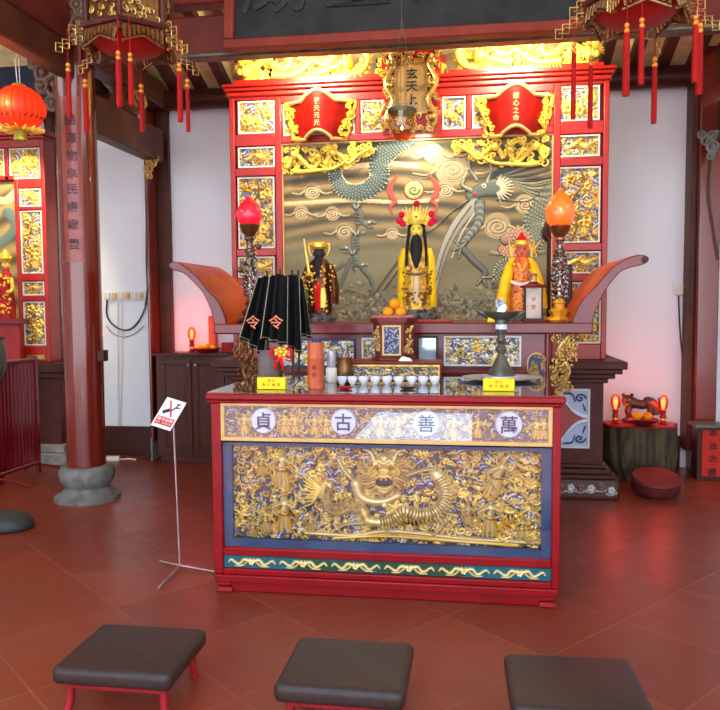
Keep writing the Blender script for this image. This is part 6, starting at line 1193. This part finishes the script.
# ------------------------------------------------------------------ hanging lanterns
def tassel(label, px, py, L, w, z=2.92, grp='', top=None):
    p = PZ(px, py, z); s = p[1]/760; t = thing('hanging_tassel', label, 'tassel', (p[0], p[1], p[2]-L*s), grp); w *= s*.5
    b = MB(Matrix.Translation(p)); b.lathe([(w*.6, -10*s), (w*.85, -12*s), (w*.9, -L*s*.5), (w*.95, -L*s*.97), (w*.85, -L*s)], n=14, wob=lambda a, z_: .08*math.sin(5*a)); b.build('fringe', 'tassel', t)
    b = MB(Matrix.Translation(p)); b.ball((0, 0, -3*s), 2.5*s, 12, 8); b.ball((0, 0, -8*s), 2.7*s, 12, 8); b.build('beads', 'bead', t)
    MB().tube([tuple(p-np.array((0, 0, 2*s))), (p[0], p[1], 3.1)], .0025, 5).build('cord', 'tassel', t); return t
zr_ = 3.05
def palace_lantern(label, cx, cy, seedv, rot=0):
    t = thing('palace_lantern', label, 'lantern', (cx, cy, zr_)); N = 6; r0 = .235
    def cor(i, r, z): a = rot+2*PI*i/N; return (cx+r*math.cos(a), cy+r*math.sin(a), z)
    b = MB()
    for z_, r_ in ((3.07, r0+.01), (3.1, r0+.02), (3.5, r0+.02)): b.tube([cor(i % N, r_, z_) for i in range(N+1)], .016, 6)
    for i in range(N): b.tube([cor(i, r0, 3.05), cor(i, r0, 3.52)], .018, 8)
    b.build('wooden_frame', 'pedestal_brown', t)
    for i in range(N):
        A, B = np.array(cor(i, r0-.01, 0)), np.array(cor(i+1, r0-.01, 0)); d = (B-A); Lh = np.linalg.norm(d)
        g = MB(); rr = random.Random(seedv+i); g.add([tuple(A+d*.06+np.array((0, 0, 3.1))), tuple(A+d*.94+np.array((0, 0, 3.1))), tuple(A+d*.94+np.array((0, 0, 3.5))), tuple(A+d*.06+np.array((0, 0, 3.5)))]+[tuple((A+d*u)*1.0-np.array((cx, cy, 0))*0+np.array(((cx-A[0])*.03, (cy-A[1])*.03, z_))) for u, z_ in ((.06, 3.1), (.94, 3.1), (.94, 3.5), (.06, 3.5))], [(0, 1, 2, 3), (7, 6, 5, 4), (0, 4, 5, 1), (1, 5, 6, 2), (2, 6, 7, 3), (3, 7, 4, 0)])
        po = g.build('carved_panel', 'dark_gold', t); g = MB(); nn = np.array((A[0]+B[0]-2*cx, A[1]+B[1]-2*cy, 0)); nn /= np.linalg.norm(nn)
        for k_ in range(46):
            u, z_ = rr.uniform(.12, .88), rr.uniform(3.12, 3.48); r = rr.uniform(.012, .024); a = rr.uniform(0, 6)
            g.tube([tuple(A+d*u+nn*.01+d/Lh*r*(1-q_*.8)*math.cos(a+q_*6)+np.array((0, 0, z_+r*(1-q_*.8)*math.sin(a+q_*6)))) for q_ in np.linspace(0, 1, 8)], .005, 5)
        g.build('gilt_carving', 'old_gold', po)
        # scalloped apron below each side
        g = MB(); 
        for k_ in range(9):
            u = (k_+.5)/9; h_ = .05*(.5+.9*abs(u-.5)*2); p_ = A+d*u+nn*.02; g.tube([tuple(p_+np.array((0, 0, 3.07))), tuple(p_+nn*.02+np.array((0, 0, 3.06-h_)))], .016, 6, r1=.008)
        g.tube([tuple(A+d*u+nn*(.03)+np.array((0, 0, 3.055-.05*(.5+.9*abs(u-.5)*2)))) for u in np.linspace(0, 1, 12)], .008, 6); g.build('scalloped_apron', 'dark_gold', t)
        if i in (0, 3): continue
        # fretwork arm at the corner
        g = MB(); c0_ = np.array(cor(i, r0+.01, 0)); rd = (c0_-np.array((cx, cy, 0))); rd[2] = 0; rd /= np.linalg.norm(rd)
        def ap(u, z_): return tuple(c0_+rd*u+np.array((0, 0, z_)))
        for u, z_ in ((0, 3.06), (.035, 3.035), (.07, 3.01), (.105, 2.985), (.0, 3.12), (.035, 3.09)):
            g.tube([ap(u, z_), ap(u+.045, z_), ap(u+.045, z_-.045), ap(u+.012, z_-.045), ap(u+.012, z_-.018), ap(u+.03, z_-.018)], .004, 5)
        g.build('fretwork_arm', 'old_gold', t)
    b = MB(); b.lathe([(r0*.98, 3.06), (r0*.6, 3.0), (.03, 2.985)], (cx, cy, 0), 24); b.build('red_underside', 'cloth_red', t); b = MB(); b.tube([(cx, cy, 3.5), (cx, cy, roofz(cy)-.01)], .006, 6); b.lathe([(r0, 3.52), (r0*.5, 3.62), (.02, 3.7)], (cx, cy, 0), 12); b.build('hanging_roof', 'dark_gold', t)
    return t
tl = [(68, 62, 58, 5, 'outermost left'), (85, 78, 56, 6, 'lowest on the left, over the column'), (118, 50, 58, 6.5, 'left one of the close pair in the middle'), (130, 52, 54, 6, 'right one of the close pair in the middle'), (141, 83, 50, 5, 'low single one in the middle'), (179, 62, 60, 6, 'left one of the pair over the white wall'), (187, 78, 54, 4.5, 'right one of the pair over the white wall')]
P_ = [PZ(a, b, 2.92) for a, b, *_ in tl]; lcx = sum(p[0] for p in P_)/7; lcy = (min(p[1] for p in P_)+max(p[1] for p in P_))/2
palace_lantern('hexagonal gilt palace lantern with seven red tassels at upper left', lcx, lcy, 10, math.radians(-78))
for a, b, L, w, nm in tl: tassel('red tassel of the upper left lantern, '+nm, a, b, L, w, 2.92, 'red tassels of the upper left lantern')
tr = [(574, 42, 72, 5, 'leftmost, before the carved screen'), (591, 55, 68, 5, 'second from the left, before the carved screen'), (627, 22, 68, 7, 'left one of the pair over the dark beam'), (642, 17, 62, 6, 'right one of the pair over the dark beam'), (655, 56, 62, 5.5, 'low single one over the white wall'), (696, 14, 62, 6, 'left one of the overlapping pair at the right'), (700.5, 22, 66, 6.5, 'right one of the overlapping pair at the right')]
P_ = [PZ(a, b, 2.92) for a, b, *_ in tr]; rcx = sum(p[0] for p in P_)/7; rcy = (min(p[1] for p in P_)+max(p[1] for p in P_))/2
palace_lantern('gilt palace lantern at upper right, only its lower edge in view', rcx, rcy, 30, math.radians(-60))
for a, b, L, w, nm in tr: tassel('red tassel of the upper right lantern, '+nm, a, b, L, w, 2.92, 'red tassels of the upper right lantern')
# round red lantern
c = PY(19.5, 108, 5.2); s = 5.3/760; t = thing('round_lantern', 'round glowing red paper lantern hanging at the left', 'lantern', (c[0], 5.2, c[2]-22*s)); mt = Matrix.Translation(tuple(c)) @ Matrix.Scale(s, 4)
MB(mt).lathe([(8, 21), (14, 19), (21, 13), (25, 5), (26, -1), (24.5, -8), (20, -15), (12, -20), (8, -21)], n=72, wob=lambda a, z: .022*abs(math.sin(12*a))).build('paper_shade', 'lantern_red', t)
b = MB(mt); 
for i in range(24): a = i*PI/12; b.tube([(math.cos(a)*r_*1.012, math.sin(a)*r_*1.012, z_) for r_, z_ in ((8, 21), (14, 19), (21, 13), (25, 5), (26, -1), (24.5, -8), (20, -15), (12, -20), (8, -21))], .3, 5)
b.build('ribs', 'leg_red', t)
b = MB(mt); rr = random.Random(6)
for i in range(24): a = i*.262; b.tube([(math.cos(a+.06*math.cos(q_*6))*(24.4-3.*q_), math.sin(a+.06*math.cos(q_*6))*(24.4-3.*q_), -9-2.4*math.sin(q_*6)-3*q_) for q_ in np.linspace(0, 1, 8)], .6, 5)
b.build('painted_scrolls', 'black', t)
MB(mt).lathe([(7, 21), (8, 22), (6, 24), (3, 25)], n=24).build('gold_cap', 'gold', t); b = MB(mt)
for i in range(16): a = i*PI/8; b.tube([(math.cos(a)*8, math.sin(a)*8, -21), (math.cos(a)*15, math.sin(a)*15, -23), (math.cos(a)*24, math.sin(a)*24, -21.5)], 2.2, 6, r1=1.2, flat=.4, smooth=8)
b.build('gilt_collar', 'bright_gold', t); MB(mt).lathe([(5, -22), (6, -26), (6.5, -33), (5, -34)], n=20, wob=lambda a, z: .06*math.sin(9*a)).build('green_tassel', 'green_cap', t)
b = MB(mt); b.tube([(-1.5, 0, 24), (-3, 0, 50)], .5, 6); b.tube([(1.5, 0, 24), (1, 0, 50)], .4, 6); b.tube([(-1, 0, 50), (-1, 0, (roofz(5.2)-c[2])/s-2)], .3, 6); b.build('hanging_wire', 'steel', t)
MB(mt).ball((0, -6, 0), 4, 12, 8).build('bulb', 'lantern_glow', t)
# glass oil lamp over the altar
c = PY(402, 122.5, 5.0); s = 5.05/760; t = thing('glass_lamp', 'clear glass oil lamp with dark rim hanging before the name plaque', 'lamp', (c[0], 5.0, c[2]-20*s)); mt = Matrix.Translation(tuple(c)) @ Matrix.Scale(s, 4)
MB(mt).lathe([(.5, -18.6), (6, -17.5), (11, -12), (13.3, -4), (13.6, 4), (13.4, 12), (12.9, 12), (13, 4), (12.6, -4), (10.4, -11.5), (5.6, -16.8), (.5, -17.8)], n=40).build('glass_bowl', 'lamp_glass', t)
MB(mt).lathe([(13.8, 9), (14.2, 9.6), (14.2, 12), (13.8, 12.6), (12.8, 12.3), (12.8, 9.5)], n=40).build('metal_rim', 'bronze', t)
b = MB(mt); 
for i in range(12): a = i*PI/6; b.ball((14*math.cos(a), 14*math.sin(a), 14.4+(i % 2)*1.2), 1.2, 8, 6)
b.build('crystal_beads', 'steel', t); b = MB(mt)
for i in range(3): a = i*2.09+.5; b.tube([(14*math.cos(a), 14*math.sin(a), 14), (0, 0, 100)], .25, 5)
b.tube([(0, 0, 100), (0, 0, (roofz(5.0)-c[2])/s-2)], .3, 5); b.build('chains', 'bronze', t)
MB(mt).lathe([(.4, -7), (1.2, -6), (.9, -4.5), (.2, -3)], n=12).build('glowing_sparkle', 'flame', t)  # lamp is unlit; a tiny glowing piece stands in for its sparkle
# ------------------------------------------------------------------ light
W = bpy.data.worlds.new('daylight'); sc.world = W; W.use_nodes = True; n = W.node_tree.nodes; l = W.node_tree.links; bg = n['Background']
tc = n.new('ShaderNodeTexCoord'); sx = n.new('ShaderNodeSeparateXYZ'); l.new(tc.outputs['Generated'], sx.inputs[0]); cr_ = n.new('ShaderNodeValToRGB'); l.new(sx.outputs['Z'], cr_.inputs[0])
cr_.color_ramp.elements[0].color = (.8, .84, .9, 1); cr_.color_ramp.elements[1].color = (.45, .62, 1, 1); l.new(cr_.outputs[0], bg.inputs[0]); bg.inputs[1].default_value = 3.6
def light(name, kind, loc, aim, energy, color, size=.2, sy=None, ang=None):
    L = bpy.data.lights.new(name, kind); L.energy = energy; L.color = color
    if kind == 'AREA': L.shape = 'RECTANGLE'; L.size = size; L.size_y = sy or size
    elif kind == 'SPOT': L.spot_size = ang or 1.2; L.spot_blend = .7; L.shadow_soft_size = size
    elif kind == 'SUN': L.angle = .02
    o = bpy.data.objects.new(name, L); COL.objects.link(o); o.location = loc
    o.rotation_euler = (Vector(aim)-Vector(loc)).to_track_quat('-Z', 'Y').to_euler(); return o
light('courtyard_sun', 'SUN', (0, -2, 10), (.35, -.2, 0), 8, (1, .97, .93))
# tube fittings fixed behind the signboard, lighting the top of the screen
for i, x in enumerate((XM-.85, XM+.85)):
    t = thing('spot_fitting', ('left', 'right')[i]+' lamp fitting fixed on the back of the broad cross beam', 'light fitting', (x, 5.93, zb+.1)); z = zb+.13
    MB().box(x-.2, x+.2, 5.9, 5.95, z-.01, z+.05).build('housing', 'white_plastic', t, bevel=.004); MB().tube([(x-.18, 5.965, z), (x+.18, 5.965, z)], .012, 10).build('tube', 'fixture', t)
    light('fitting_light', 'AREA', (x, 5.99, z), (x, 6.5, z-.12), 32, (1, .84, .55), .36, .05)
c = PY(421, 131, 6.4); t = thing('spot_fitting', 'small lamp fitting behind the foot of the name plaque', 'light fitting', (c[0], 6.4, c[2])); MB().box(c[0]-.06, c[0]+.06, 6.38, 6.43, c[2]+.03, c[2]+.06).build('housing', 'white_plastic', t); MB().tube([(c[0]-.05, 6.4, c[2]+.02), (c[0]+.05, 6.4, c[2]+.02)], .009, 8).build('tube', 'fixture', t)
light('fitting_light', 'AREA', (c[0], 6.4, c[2]), (c[0], 6.43, c[2]-.5), 4, (1, .93, .75), .1, .04)
light('globe_light', 'POINT', (PY(559, 205, 5.6)[0], 5.35, 2.3), (0, 0, 0), 3, (1, .3, .1), .1)
light('lantern_light', 'POINT', (PY(19.5, 108, 5.2)[0], 4.95, PY(19.5, 108, 5.2)[2]), (0, 0, 0), 8, (1, .25, .1), .15)
for k_ in (0,):
    light('side_altar_light', 'SPOT', (PY(0, 200, 6.4)[0], 6.5, 3.3), (PY(10, 180, 7.15)[0], 7.15, 2.4), 110, (1, .85, .5), .08, ang=1.3)
sc.view_settings.exposure = .5
